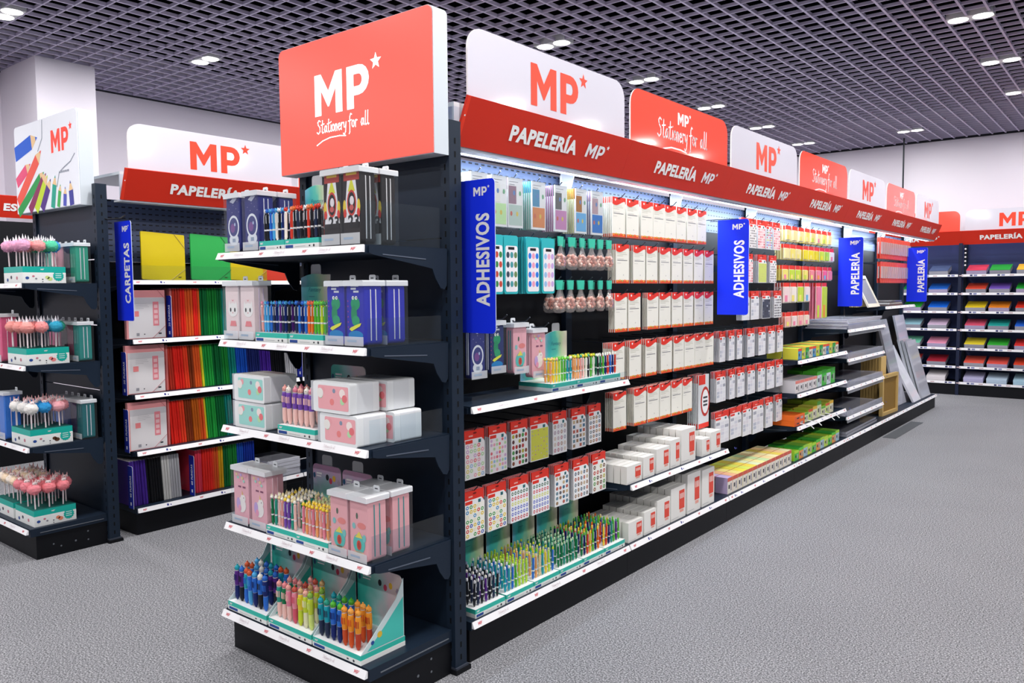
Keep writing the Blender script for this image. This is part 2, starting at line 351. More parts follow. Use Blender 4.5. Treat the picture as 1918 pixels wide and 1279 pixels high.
# ================================================================== room
def room():
    b = MB(); b.box(-6.6, 8, -7, 10.7, -0.05, 0, MAT['carpet']); ob('floor', b, kind='structure', label='grey speckled carpet floor of the shop')
    b = MB(); b.box(-6.6, 8, 10.5, 10.6, 0, CEIL + 0.5, MAT['plaster']); ob('wall_back', b, kind='structure', label='white wall at the far end of the shop')
    b = MB(); b.box(-6.6, -6.45, -7, 10.5, 0, CEIL + 0.5, MAT['plaster']); ob('wall_left', b, kind='structure', label='white side wall of the shop')
    b = MB(); b.box(-6.45, -5.63, 0.6, 1.107, 0, CEIL, MAT['plaster']); ob('wall_pillar', b, kind='structure', label='white pillar standing out from the side wall')
    g = M('c4bcd6', 0.45); b = MB(); p = 0.155
    for i in range(72):
        x = -6.43 + p * i; b.box(x, x + 0.017, -5.6, 10.5, CEIL, CEIL + 0.026, g)
    for i in range(104):
        y = -5.6 + p * i; b.box(-6.44, 4.66, y, y + 0.011, CEIL + 0.001, CEIL + 0.024, g)
    dk = M('06070b', 0.95, 0, 0, 0.0)
    b.box(-6.45, 8, -7, 10.5, CEIL + 0.42, CEIL + 0.47, dk)
    b.box(-6.45, 8, 10.47, 10.5, CEIL - 0.012, CEIL + 0.03, M('23242c', 0.6)); b.box(-6.45, -6.42, -7, 10.5, CEIL - 0.012, CEIL + 0.03, M('23242c', 0.6))
    ob('ceiling', b, kind='structure', label='open grid ceiling of dark metal cells under a black void')
    b = MB(); rc = MB()
    b.tube([(-0.765, 9.98, 0.0), (-0.765, 9.98, CEIL)], 0.011, M('20232a', 0.5)); ob('support_pole', b, label='thin dark pole rising from the red fascia to the ceiling', cat='pole')
    b = MB(); b.box(0.0, 0.12, 6.1, 7.28, 0.0, 0.004, M('5b5e63', 0.9)); ob('floor_mat', b, label='dark grey strip on the carpet beside the long shelf run', cat='mat')
room()
def lamps():
    rows = {-4.65: 'far row over the side wall aisle', -1.99: 'row above the middle aisle', 0.88: 'row over the open floor', 3.72: 'row beyond the open floor', -0.57: 'short row at the far wall'}
    for x, y in LAMPS:
        def mk():
            t = emp('ceiling_spotlight', (0, 0, 0), (0, 0, 0), 'x', 'ceiling light', 'twin spotlights in the grid ceiling')
            b = MB(); b.box(-0.158, 0.158, -0.073, 0.073, -0.005, 0.06, M('d9dade', 0.4)); ob('housing', b, t)
            for s in (-1, 1):
                b = MB(); b.ell(s * 0.085, 0, 0.070, 0.070, 0, M('fffdf6', 0.4, 0, 6.0), 20); ob('lens', b, t, (0, 0, -0.007), (PI / 2, 0, 0))
            return t
        r = [q[1] for q in LAMPS if q[0] == x].index(y)
        if x == 3.72 or y < -1.4: lab = 'lit twin spotlight in the grid ceiling outside the view'
        else: lab = f'lit twin ceiling spotlight, {nth(max(r - 3, 0))} in the {rows[x]}'
        put('lamp', mk, (x, y, CEIL), (0, 0, 0), lab)
lamps()

# ================================================================== shelving
def strip_mb(w, z, n=4, h=0.0265, out=0.0125, plain=False, y=0.012, holder=True):
    b = MB(); wm = WHITE()
    b.poly([(0, y - out, z - h), (w, y - out, z - h), (w, y, z), (0, y, z)], wm)
    b.poly([(0, y, z), (w, y, z), (w, y + 0.004, z - 0.002), (0, y + 0.004, z - 0.002)], wm)
    b.poly([(0, y + 0.003, z - h), (0, y - out, z - h), (0, y, z), (0, y + 0.004, z - 0.002)], wm)
    b.poly([(w, y - out, z - h), (w, y + 0.003, z - h), (w, y + 0.004, z - 0.002), (w, y, z)], wm)
    b.poly([(0, y + 0.003, z - h), (w, y + 0.003, z - h), (w, y - out, z - h), (0, y - out, z - h)], wm)
    k = out / h; rm, gm, bm = M('d4606a', 0.5), M('dccfd4', 0.5), M('3a3f8c', 0.5)
    def put_flat(geo, x, v0, sc, mat):
        for f in geo[1]: b.poly([(x + geo[0][i][0] * sc, y - out - 0.0007 + (v0 + geo[0][i][1] * sc) * k, z - h + v0 + geo[0][i][1] * sc) for i in f], mat)
    for i in range(n):
        x = 0.03 + (w - 0.09) * i / max(n - 1, 1)
        put_flat(LOGO, x, 0.008, 0.011, rm)
        if plain:
            c = x + w * 0.5 / n
            for dx, s in ((0, 0.012), (0.022, 0.007)):
                q = [(0, 0), (s, 0), (s, s), (0, s)]; put_flat(([(a / 0.011, c2 / 0.011) for a, c2 in q], [(0, 1, 2, 3)]), c + dx, 0.008, 0.011, bm)
        elif i < n - 1: put_flat(SCRIPT, x + w * 0.42 / n, 0.011, 0.011, gm)
    return b
def bracket_mb(z, x, d=0.42):
    b = MB(); e = d
    pts = [(0.03, z - 0.028), (0.05, z - 0.034), (0.30 * e / 0.42, z - 0.072), (0.335 * e / 0.42, z - 0.078), (0.352 * e / 0.42, z - 0.115), (0.378 * e / 0.42, z - 0.15), (0.398 * e / 0.42, z - 0.155), (0.41 * e / 0.42, z - 0.14), (0.415 * e / 0.42, z - 0.004), (0.03, z - 0.004)]
    b.prismx(pts, x, x + 0.005, DARK())
    b.prismx([(0.09, z - 0.034), (0.30 * e / 0.42, z - 0.046), (0.30 * e / 0.42, z - 0.042), (0.09, z - 0.030)], x - 0.0015, x + 0.0065, M('5c6474', 0.35))
    return b
def shelf(root, w, z, d, nm=4, plain=False, fence=None, side=None):
    b = MB(); b.box(0.002, w - 0.002, 0.012, d, z - 0.03, z, DARK())
    s = ob('shelf', b, root)
    ob('label_strip', strip_mb(w, z, nm, plain=plain), s)
    ob('shelf_bracket', bracket_mb(z, -0.006, d), s); ob('shelf_bracket', bracket_mb(z, w + 0.001, d), s)
    if fence:
        b = MB(); b.box(0.01, w - 0.01, 0.016, 0.019, z + 0.0005, z + fence, ACR()); ob('acrylic_fence', b, s)
    if side:
        for x in (0.008, w - 0.011):
            b = MB(); b.box(x, x + 0.003, 0.03, d - 0.03, z + 0.0005, z + side, ACR()); ob('acrylic_side_guard', b, s, None or (0, 0, 0))
    return s
def post_mb(x0, x1, y0, y1, h, slotx=True):
    b = MB(); b.box(x0, x1, y0, y1, 0, h, DARK()); n = int(h / 0.05); m = SLOT()
    for i in range(1, n):
        z = i * 0.05; ym = (y0 + y1) / 2; xm = (x0 + x1) / 2
        b.poly([(x1 + 0.0006, ym - 0.004, z), (x1 + 0.0006, ym + 0.004, z), (x1 + 0.0006, ym + 0.004, z + 0.022), (x1 + 0.0006, ym - 0.004, z + 0.022)], m)
        b.rect(xm - 0.004, xm + 0.004, z, z + 0.022, y0 - 0.0006, m)
    return b
def endcap(base, zs, label, guards):
    w = 0.90; t = emp('endcap_shelving', base(0, 0, 0), base.rot(), label, 'shelving')
    for k, (x0, x1) in enumerate(((0.0, 0.045), (0.87, 0.915))):
        u = ob('upright', post_mb(x0, x1, 0.422, 0.487, 2.137), t)
        b = MB(); b.box(x0 - 0.004, x1 + 0.012, 0.415, 0.50, 0, 0.018, DARK2()); b.box(x0, x1 + 0.008, 0.42, 0.49, 0.018, 0.026, M('3c414d', 0.4)); ob('foot', b, u)
    b = MB()
    for i in range(5): b.box(0.046, 0.869, 0.435, 0.445, 0.14 + 0.39 * i, 0.14 + 0.39 * i + 0.384, DARK())
    ob('back_panel', b, t)
    zb = zs[-1]
    b = MB(); b.box(0.006, w - 0.006, 0.03, 0.42, 0.0, zb - 0.045, DARK2())
    x = w - 0.0055
    for yy, zz, r in ((0.12, 0.07, 0.005), (0.31, 0.10, 0.005), (0.31, 0.05, 0.005), (0.16, 0.05, 0.005), (0.24, 0.06, 0.006)):
        b.poly([(x, yy + r * math.cos(a * PI / 4), zz + r * math.sin(a * PI / 4)) for a in range(8)], M('6b7078', 0.4))
    ob('kick_panel', b, t)
    b = MB(); b.box(0.0, w, 0.0, 0.42, zb - 0.045, zb, DARK()); b.box(w - 0.001, w + 0.002, 0.05, 0.40, zb - 0.03, zb - 0.026, M('6b7078', 0.4))
    bd = ob('base_deck', b, t); ob('label_strip', strip_mb(w, zb, 4, y=-0.012), bd)
    for z, sd in zip(zs[:-1], guards): shelf(t, w, z, 0.42, 4, side=sd)
    return t
ZE = (1.657, 1.304, 0.951, 0.542, 0.177); ZL = (1.556, 1.098, 0.64, 0.181)
endcap(END, ZE, 'dark steel endcap shelving of five tiers under the red lightbox sign', (0.15, 0.10, 0.10, 0.10))
endcap(LEND, ZL, 'dark steel endcap shelving with pompom pens under the coloured pencil sign', (0.0, 0.0, 0.0, 0.0))

def hook_mb(x, z, ln, d=0.445, sx=0.0):
    b = MB(); m = M('3b4049', 0.35, 0.6); b.tube([(x, d, z + 0.004), (x, d - ln * 0.8, z), (x, d - ln * 0.94, z + 0.003), (x, d - ln, z + 0.022)], 0.0028, m, 5)
    return b
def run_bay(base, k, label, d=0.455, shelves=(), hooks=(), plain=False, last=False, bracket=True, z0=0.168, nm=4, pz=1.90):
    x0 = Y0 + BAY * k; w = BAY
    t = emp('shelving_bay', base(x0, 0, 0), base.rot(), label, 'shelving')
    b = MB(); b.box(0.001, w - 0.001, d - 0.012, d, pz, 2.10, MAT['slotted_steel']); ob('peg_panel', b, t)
    b = MB(); b.box(0.001, w - 0.001, d - 0.012, d, z0, pz - 0.001, DARK2()); ob('back_panel', b, t)  # same steel as the peg panel, blackened to paint in shade behind goods
    xs = (0.0,) + ((w - 0.056,) if last else ())
    for x in xs:
        b = MB(); b.box(x + 0.001, x + 0.056, d - 0.045, d - 0.0125, 0, 2.137, DARK()); ob('upright', b, t)
    b = MB(); b.box(0.001, w - 0.001, 0.024, d - 0.046, 0.0, z0 - 0.036, DARK2()); ob('kick_panel', b, t)
    b = MB(); b.box(0.001, w - 0.001, 0.014, d - 0.046, z0 - 0.035, z0, DARK()); bd = ob('base_deck', b, t)
    ob('label_strip', strip_mb(w - 0.01, z0, nm, plain=plain), bd, (0.005, 0, 0))
    for z, dd, fc in shelves: shelf(t, w - 0.03, z, dd, nm, plain, fc)
    for s in KIDS[t.name]:
        if s.name.startswith('shelf') and 'bay' not in s.name: s.location = (0.015, 0, 0)
    for x, z, ln in hooks: ob('peg_hook', hook_mb(x - x0, z, ln, d - 0.012), t)
    if bracket:
        b = MB(); b.prismx([(d - 0.05, 1.98), (d - 0.05, 2.20), (d - 0.17, 2.20), (d - 0.10, 1.98)], w - 0.052, w - 0.046, WHITE()); b.box(w - 0.055, w + 0.0, d - 0.055, d - 0.047, 1.985, 2.10, WHITE()); ob('canopy_bracket', b, t)
    return t
TILT = math.atan2(0.074, 0.181)
def fascia(base, x0, w, label, word='PAPELERÍA', xa=0.30, logo=True, dx=0.0, zoff=0.0, group='red fascia panels', cap=True, canopy=True):
    t = emp('fascia_panel', base(x0, 0, 0), base.rot(), label, 'sign', group); H = 0.1956
    rd = M('d63220', 0.45)
    b = MB(); b.box(0.0005, w - 0.0005, 0, 0.012, 0, H, rd)
    if cap: b.box(0.0, 0.016, -0.0006, 0.0, 0.0, H, M('f0402a', 0.4)); b.ell(0.008, 0.12, 0.004, 0.004, -0.001, WHITE(), 8)
    ob('face', b, t, (0, 0.069 + dx, 2.062 + zoff), (TILT, 0, 0))
    if canopy:
        d = 0.455; b = MB(); b.box(0.002, w - 0.002, 0.075, d + 0.2, 2.215, 2.232, M('dfe4ea', 0.4)); b.box(0.002, w - 0.002, 0.085, 0.16, 2.052, 2.062, M('e9edf4', 0.4)); b.box(0.002, w - 0.002, 0.075, 0.085, 2.052, 2.215, M('c9d2df', 0.4)); ob('canopy_panel', b, t)
    g, wd = text_geo(word, 0.045); b = MB(); b.flat(g, xa, 0.066, 0.062, -0.002, M('ffffff', 0.35), sx=(0.49 / (wd * 0.062) if len(word) > 3 else 1.25)); ob('lettering', b, t, (0, 0.069 + dx, 2.062 + zoff), (TILT, 0, 0))
    if logo:
        b = MB(); b.flat(LOGO, xa + 0.565, 0.066, 0.064, -0.002, WHITE(), shear=0.12, sx=1.15); ob('logo', b, t, (0, 0.069 + dx, 2.062 + zoff), (TILT, 0, 0))
    return t
def header(base, x0, w, red, label, y=0.03, zt=2.525, zb=2.20, group='header boards', thick=0.008):
    t = emp('header_board', base(x0, 0, 0), base.rot(), label, 'sign', group); R = 0.085
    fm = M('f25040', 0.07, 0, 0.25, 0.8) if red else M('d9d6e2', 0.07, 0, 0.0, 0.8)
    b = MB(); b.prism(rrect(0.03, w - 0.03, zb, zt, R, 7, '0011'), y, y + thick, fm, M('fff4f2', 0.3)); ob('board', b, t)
    b = MB(); c = w / 2
    if red:
        b.flat(LOGO, c - 0.075, 2.408, 0.066, y - 0.001, WHITE()); ob('logo', b, t)
        b = MB(); b.flat(SCRIPT, c - 0.30, 2.315, 0.101, y - 0.001, WHITE()); ob('lettering', b, t)
    else: b.flat(LOGO, c - 0.185, 2.288, 0.178, y - 0.001, M('ee4a33', 0.3)); ob('logo', b, t)
    return t
def blade(x, y, word, label):
    t = emp('aisle_blade_sign', (x, y, 0), (0, 0, 0), label, 'sign', 'blue aisle blade signs'); bl = M('1a35f2', 0.4)
    b = MB(); b.prism(rrect(0, 0.205, 1.33, 1.925, 0.018, 4, '0110'), 0, 0.004, bl, M('c9d4f2', 0.4)); ob('panel', b, t)
    g, wd = text_geo(word, 0.035); b = MB(); ln = 0.36
    b.flat(g, 0.174, 1.435, 0.066, -0.001, WHITE(), rot=True, sx=ln / (wd * 0.066)); ob('lettering', b, t)
    b = MB(); b.flat(LOGO, 0.098, 1.862, 0.034, -0.001, WHITE()); ob('logo', b, t)
    b = MB(); b.box(-0.33, 0.0, 0.0005, 0.0035, 1.60, 1.64, DARK()); ob('mounting_arm', b, t)
    return t

# ---- lightbox signs over the two endcaps
def lightbox(x0, x1, y0, y1, z0, z1, label, pencil=False):
    t = emp('lightbox_sign', ((x0 + x1) / 2, y0, z0), (0, 0, 0), label, 'sign'); W2 = (x1 - x0) / 2; H = z1 - z0; D = y1 - y0
    b = MB(); b.prism(rrect(-W2, W2, 0, H, 0.03, 5, '0011'), 0.004, D, M('d2dae2', 0.4)); ob('housing', b, t)
    fc = M('eceef6', 0.35, 0, 0.12) if pencil else M('fb5a4e', 0.3, 0, 0.62)
    b = MB(); b.prism(rrect(-W2 + 0.004, W2 - 0.004, 0.003, H - 0.003, 0.028, 5, '0011'), 0.0, 0.004, fc); ob('face', b, t)
    wl = M('ffffff', 0.35, 0, 0.9)
    if not pencil:
        b = MB(); b.flat(LOGO, -0.2185, 0.222, 0.168, -0.001, wl); ob('logo', b, t)
        b = MB(); b.flat(SCRIPT, -0.205, 0.150, 0.0545, -0.001, wl); ob('lettering', b, t)
    else:
        b = MB(); b.flat(LOGO, 0.10, 0.335, 0.135, -0.001, M('ee4636', 0.3, 0, 0.4), sx=0.9); ob('logo', b, t)
        b = MB()
        def pencil_at(ax, az, bx, bz, wd, col):
            d = math.hypot(bx - ax, bz - az); ux, uz = (bx - ax) / d, (bz - az) / d; nx, nz = -uz * wd / 2, ux * wd / 2; tip = wd * 1.3
            cx, cz = bx - ux * tip, bz - uz * tip; wd *= 1.25; nx *= 1.25; nz *= 1.25; m = M(col, 0.4, 0, 0.12); wood = M('ecc898', 0.5, 0, 0.12)
            y = -0.0008 - 0.00002 * len(b.f)
            b.decal([(ax - nx, az - nz), (cx - nx, cz - nz), (cx + nx, cz + nz), (ax + nx, az + nz)][::1], y, m)
            b.decal([(cx - nx, cz - nz), (bx - ux * tip * 0.3 - nx * 0.3, bz - uz * tip * 0.3 - nz * 0.3), (bx - ux * tip * 0.3 + nx * 0.3, bz - uz * tip * 0.3 + nz * 0.3), (cx + nx, cz + nz)], y, wood)
            b.decal([(bx - ux * tip * 0.3 - nx * 0.3, bz - uz * tip * 0.3 - nz * 0.3), (bx, bz), (bx - ux * tip * 0.3 + nx * 0.3, bz - uz * tip * 0.3 + nz * 0.3)], y, m)
        L, R = -W2 + 0.008, W2 - 0.008
        pencil_at(L, 0.385, -0.10, 0.455, 0.075, '1f5fd0'); pencil_at(L + 0.01, 0.20, -0.22, 0.305, 0.055, 'e8507a')
        pencil_at(L + 0.02, 0.07, -0.05, 0.37, 0.062, 'ef5a48'); pencil_at(L + 0.02, 0.006, -0.02, 0.235, 0.05, '1e9a4a'); pencil_at(-0.26, 0.01, 0.01, 0.225, 0.05, '8a2a5a')
        pencil_at(-0.16, 0.006, 0.03, 0.21, 0.05, 'c3dc2e'); pencil_at(-0.07, 0.006, 0.075, 0.185, 0.05, '4f2f86'); pencil_at(0.09, 0.006, 0.14, 0.20, 0.045, '1aa48c'); pencil_at(0.17, 0.006, 0.21, 0.14, 0.032, '3cae52'); pencil_at(0.26, 0.006, 0.275, 0.12, 0.034, '4a54b8')
        pencil_at(0.36, 0.004, 0.345, 0.15, 0.045, '3b3f9a')
        ob('pencil_picture', b, t)
        b = MB(); lm = M('8a8f9a', 0.5, 0, 0.3)
        for x in range(5): b.rect(0.20 + 0.028 * x, 0.222 + 0.028 * x, 0.205, 0.217, -0.0012, lm)
        v = ribbon([[(0.42, 0.30), (0.36, 0.26), (0.27, 0.235), (0.20, 0.21), (0.16, 0.13)], [(-0.02, H - 0.01), (-0.03, 0.44), (-0.10, 0.37)]], 0.007)
        b.flat(v, 0, 0, 1, -0.0013, lm); ob('small_print', b, t)
    return t
lightbox(-0.935, 0.0, -0.219, -0.140, 2.003, 2.54, 'glowing red lightbox sign with white star logo above the front endcap')
lightbox(-3.765, -2.83, -0.263, -0.18, 2.015, 2.575, 'white lightbox sign with coloured pencils above the far left endcap', True)

b = MB(); b.tube([(-2.84, -0.185, 2.012), (-2.80, -0.19, 1.95), (-2.748, -0.15, 1.93), (-2.748, -0.075, 1.94), (-2.80, -0.02, 1.965)], 0.004, M('0c0d12', 0.5)); ob('power_cable', b, label='thin black cable drooping from the coloured pencil sign past the steel post', cat='cable')
# ---- long run: bays, fascia, headers, blades
NB = 7
BAYN = ['sticker bay beside the endcap', 'white label pack bay', 'numbered sheet bay', 'yellow note bay', 'flat glass tray bay', 'wooden canvas bay', 'red pack bay at the far end']
CH = (1.975, 1.733, 1.476, 1.216, 0.953, 0.69)
BAYS = []
for k in range(NB):
    sh = {0: [(1.037, 0.30, 0.04)], 1: [(0.480, 0.405, None)], 3: [(0.945, 0.405, None), (0.690, 0.405, None), (0.440, 0.405, None)], 4: [(1.127, 0.405, None), (0.868, 0.405, None), (0.615, 0.405, None), (0.355, 0.405, None)], 5: [(1.302, 0.405, None)]}.get(k, [])
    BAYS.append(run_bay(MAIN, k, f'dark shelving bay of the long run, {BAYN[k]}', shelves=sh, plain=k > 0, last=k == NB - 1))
    fascia(MAIN, Y0 + BAY * k, BAY, f'red fascia panel of the long run, {nth(k)} from the endcap', cap=k == 0)
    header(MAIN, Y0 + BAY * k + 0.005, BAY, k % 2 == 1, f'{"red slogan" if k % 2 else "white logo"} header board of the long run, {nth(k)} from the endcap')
blade(-0.10, 0.0, 'ADHESIVOS', 'blue ADHESIVOS blade sign beside the endcap post'); blade(-0.10, 2.438, 'ADHESIVOS', 'blue ADHESIVOS blade sign after the white label packs')
blade(-0.10, 4.906, 'PAPELERÍA', 'blue PAPELERÍA blade sign after the sticky notes'); blade(-0.10, 7.374, 'PAPELERÍA', 'blue PAPELERÍA blade sign at the far end by the red packs')
HKM = {}
def hk(x, z, ln):
    k = min(NB - 1, max(0, int((x - Y0) / BAY)))
    if ln not in HKM: HKM[ln] = hook_mb(0, 0, ln, 0.443).done('peg_hook')
    ob('peg_hook', HKM[ln], BAYS[k], (x - Y0 - BAY * k, 0, z))

# ================================================================== goods: hanging packs
def euro(b, y, z, mat): b.rect(-0.014, 0.014, z - 0.006, z, y, mat)
def card_mb(w, h, t, body, front, top, toph, bot=None, both=0.0, back=None):
    b = MB(); b.box(-w / 2, w / 2, 0, t, -h, 0, body)
    b.rect(-w / 2 + 0.002, w / 2 - 0.002, -h + both, -toph, -0.0004, front)
    if toph: b.rect(-w / 2, w / 2, -toph, 0, -0.0005, top)
    if both: b.rect(-w / 2, w / 2, -h, -h + both, -0.0005, bot)
    return b
def lines(b, w, z0, z1, y, mat, n, frac=0.75, th=0.0022):
    for i in range(n):
        z = z0 + (z1 - z0) * i / max(n - 1, 1); f = frac * (0.6 + 0.4 * ((i * 7919) % 5) / 4)
        b.rect(-w * 0.42, -w * 0.42 + w * f, z, z + th, y, mat)
CARD_T = 0.004
def stack(kind, make_front, make_rear, x, z, n, desc, grp, y=0.12, step=0.011, hook=None, base=MAIN, lean=0.0):
    """one hook: n packs one behind the other; the front pack carries all its printed parts"""
    for i in range(n):
        key = (kind, 'f' if i == 0 else 'r'); mk = make_front if i == 0 else make_rear
        lab = f'{desc}, front' if i == 0 else f'{desc}, {nth(i)} behind'
        put(key, mk, base(x + random.uniform(-0.002, 0.002) + lean * i, y + step * i + random.uniform(0, 0.002), z), base.rot(random.uniform(-0.03, 0.03) if i == 0 else 0), lab, grp)
    if hook: hk(x, z - 0.004, hook)
ROWN = ['top row', 'second row', 'third row', 'fourth row', 'fifth row', 'sixth row']
# white label packs with wavy red header
def lbl_front():
    o = emp('label_pack', (0, 0, 0), (0, 0, 0), 'x', 'label pack'); w, h = 0.128, 0.205
    b = MB(); b.box(-w / 2, w / 2, 0, CARD_T, -h, 0, M('f1efe6', 0.5)); ob('card', b, o)
    b = MB(); n = 10; pts = [(-w / 2, 0.0), (-w / 2, -0.034)] + [(-w / 2 + w * i / n, -0.030 - 0.012 * math.sin(PI * 1.3 * i / n + 0.5)) for i in range(1, n)] + [(w / 2, -0.022), (w / 2, 0)]
    b.decal(pts, -0.0008, RED()); b.rect(-0.014, 0.014, -0.010, -0.005, -0.001, M('5a1510', 0.6)); b.ell(-0.035, -0.014, 0.007, 0.006, -0.001, WHITE(), 8); ob('header', b, o)
    b = MB(); b.rect(-w / 2, w / 2, -h, -h + 0.017, -0.0008, M('e5532f', 0.4))
    for i in range(5): b.ell(-0.05 + 0.024 * i, -h + 0.012 + 0.004 * (i % 2), 0.009, 0.004, -0.001, M(['f0a83a', 'd9c53a', '9bb84a', 'f28a4a', 'f0c04a'][i], 0.4), 8)
    ob('footer', b, o)
    b = MB(); g = M('b9b6b4', 0.6); lines(b, w, -0.062, -0.045, -0.0007, M('c9c8b8', 0.6), 3); b.rect(-w * 0.4, w * 0.36, -0.086, -0.083, -0.0007, M('6f6c78', 0.6)); b.rect(w * 0.05, w * 0.09, -0.165, -0.158, -0.0007, g); lines(b, w, -0.10, -0.078, -0.0007, g, 2, 0.5, 0.0015); ob('print', b, o)
    return o
def lbl_rear():
    w, h = 0.128, 0.205
    return ob('label_pack', card_mb(w, h, CARD_T, M('e6e2d6', 0.5), M('f1efe6', 0.5), RED(), 0.030, M('e5532f', 0.4), 0.016), cat='label pack')
def labels_bay():
    rows = [(0, [1.276, 1.417, 1.572, 1.706, 1.845, 1.98, 2.12, 2.252], 7), (1, [1.311, 1.49, 1.63, 1.784, 1.93, 2.075, 2.215, 2.36], 6),
            (2, [1.30, 1.44, 1.645, 1.785, 1.937, 2.08, 2.225, 2.365], 6), (3, [1.272, 1.45, 1.623, 1.805, 1.961, 2.10, 2.235, 2.37], 6), (4, [1.284, 1.501, 1.653, 1.79, 1.935, 2.075], 6)]
    for r, xs, n in rows:
        for i, x in enumerate(xs):
            stack('label', lbl_front, lbl_rear, x, CH[r], n - (i * 3 + r) % 3, f'white label pack with red header, {nth(i)} hook of {ROWN[r]}', 'white label packs', hook=0.36, lean=random.uniform(-0.001, 0.001))
labels_bay()
# tape pack with a red ring
def tape_front():
    o = emp('tape_dispenser_pack', (0, 0, 0), (0, 0, 0), 'x', 'tape pack'); w, h = 0.15, 0.335
    b = MB(); b.box(-w / 2, w / 2, 0, 0.006, -h, 0, M('dfe2e6', 0.4)); ob('card', b, o)
    b = MB(); b.rect(-w / 2, 0.02, -0.06, 0, -0.001, RED()); b.rect(-w / 2, w / 2, -h, -h + 0.03, -0.001, RED()); ob('header', b, o)
    b = MB(); b.ell(0.02, -0.17, 0.066, 0.095, -0.001, M('c4362e', 0.4), 20); b.ell(0.02, -0.17, 0.05, 0.076, -0.0015, WHITE(), 20)
    for z in (-0.15, -0.175, -0.198): b.rect(-0.012, 0.05, z, z + 0.012, -0.002, M('3d4048', 0.5))
    ob('ring_print', b, o); return o
def tape_rear(): return ob('tape_dispenser_pack', card_mb(0.15, 0.335, 0.006, M('cfd6da', 0.4), WHITE(), RED(), 0.05, RED(), 0.03), cat='tape pack')
stack('tape', tape_front, tape_rear, 2.30, 0.955, 6, 'grey tape pack with big red ring beside the white label packs', 'tape packs', hook=0.33, step=0.014)

# sticker sheets: red header, white card with cut corner, printed dots
PAL = {'bright': ['2d56b8', '3f9e4e', 'd8433a', 'e9c93a', '3b8fc8', 'f0ead0'], 'pastel': ['9cc3e6', 'f0a8b8', 'e8d878', 'b8dca8', 'd8b0d8', 'e86a78'], 'dark': ['23242a', 'c23a36', '4a9a48', '8a4a2a', 'b8b23a', '5a2a2a'],
       'pale': ['c9b8c4', 'b8a8b8', 'd8c8b8', 'c88a98', 'a8b0c0', 'b89a88'], 'earth': ['5a5a62', 'b85a48', '6a8a9a', '9a7a5a', 'c8b088', '3a6a8a'], 'rowsy': ['7a9ad8', 'd8dc6a', '5a6ac8', 'c83a48', '3a6a4a', 'd8404a'], 'pinks': ['e87a8a', 'f0a0a8', 'd84a5a', 'f4c8cc', 'e8909a', 'f8dce0'], 'grid': ['d8d8e4', 'e4e0e8', 'c0c4d4', 'e8e8ee', 'a8aab8', 'ececf2'], 'ink': ['2a2c36', '4a4c58', '6a6c78', '3a3c48', 'b8bac4', '1a1c24']}
SHEETS = {  # key: (nx, ny, base colour, palette, radius, inner, keep, rows, square)
    'flowers': (5, 7, 'f6f2f2', 'pastel', 0.40, 'fdf6f0', 0.85, False, False), 'blossoms': (6, 8, 'f4eef0', 'pastel', 0.38, None, 0.8, False, False), 'emblems': (5, 6, 'f4f4f4', 'dark', 0.38, None, 0.9, False, False),
    'yellow': (6, 8, 'd9da4e', 'pale', 0.18, None, 0.6, False, False), 'portraits': (4, 5, 'ececee', 'pale', 0.34, 'd8ccd0', 1, False, False), 'figures': (4, 6, 'eeecee', 'earth', 0.33, None, 0.9, False, True), 'wheels': (4, 6, 'f6f4f6', 'earth', 0.36, 'e8d8c8', 1, False, False),
    'numbers': (5, 7, 'f8f6ee', 'bright', 0.40, 'f8f6ee', 0.95, False, False), 'beads': (6, 6, 'f4f6fa', 'rowsy', 0.36, 'f2f2f4', 1, True, False), 'figurines': (4, 6, 'eef0f2', 'earth', 0.36, None, 0.95, False, False), 'badges': (5, 5, 'f4f4f6', 'earth', 0.34, 'c8b8b0', 1, False, False), 'pets': (4, 5, 'f2f2ec', 'dark', 0.36, 'e8e0d0', 0.95, False, False),
    'letters': (5, 8, 'f6f2f2', 'ink', 0.28, None, 0.9, False, True), 'pink_dots': (4, 8, 'fbe9ea', 'pinks', 0.40, None, 1, False, False), 'blue_marks': (4, 8, 'dfe8f4', 'rowsy', 0.30, None, 0.9, False, True), 'price_tags': (3, 6, 'f2f2f6', 'grid', 0.42, None, 1, False, True), 'lime': (5, 8, 'd3e070', 'pale', 0.12, None, 0.5, False, False), 'digits': (4, 7, 'f4f4f4', 'ink', 0.33, None, 1, False, True), 'navy': (4, 7, '3a4256', 'ink', 0.3, None, 0.8, False, True)}
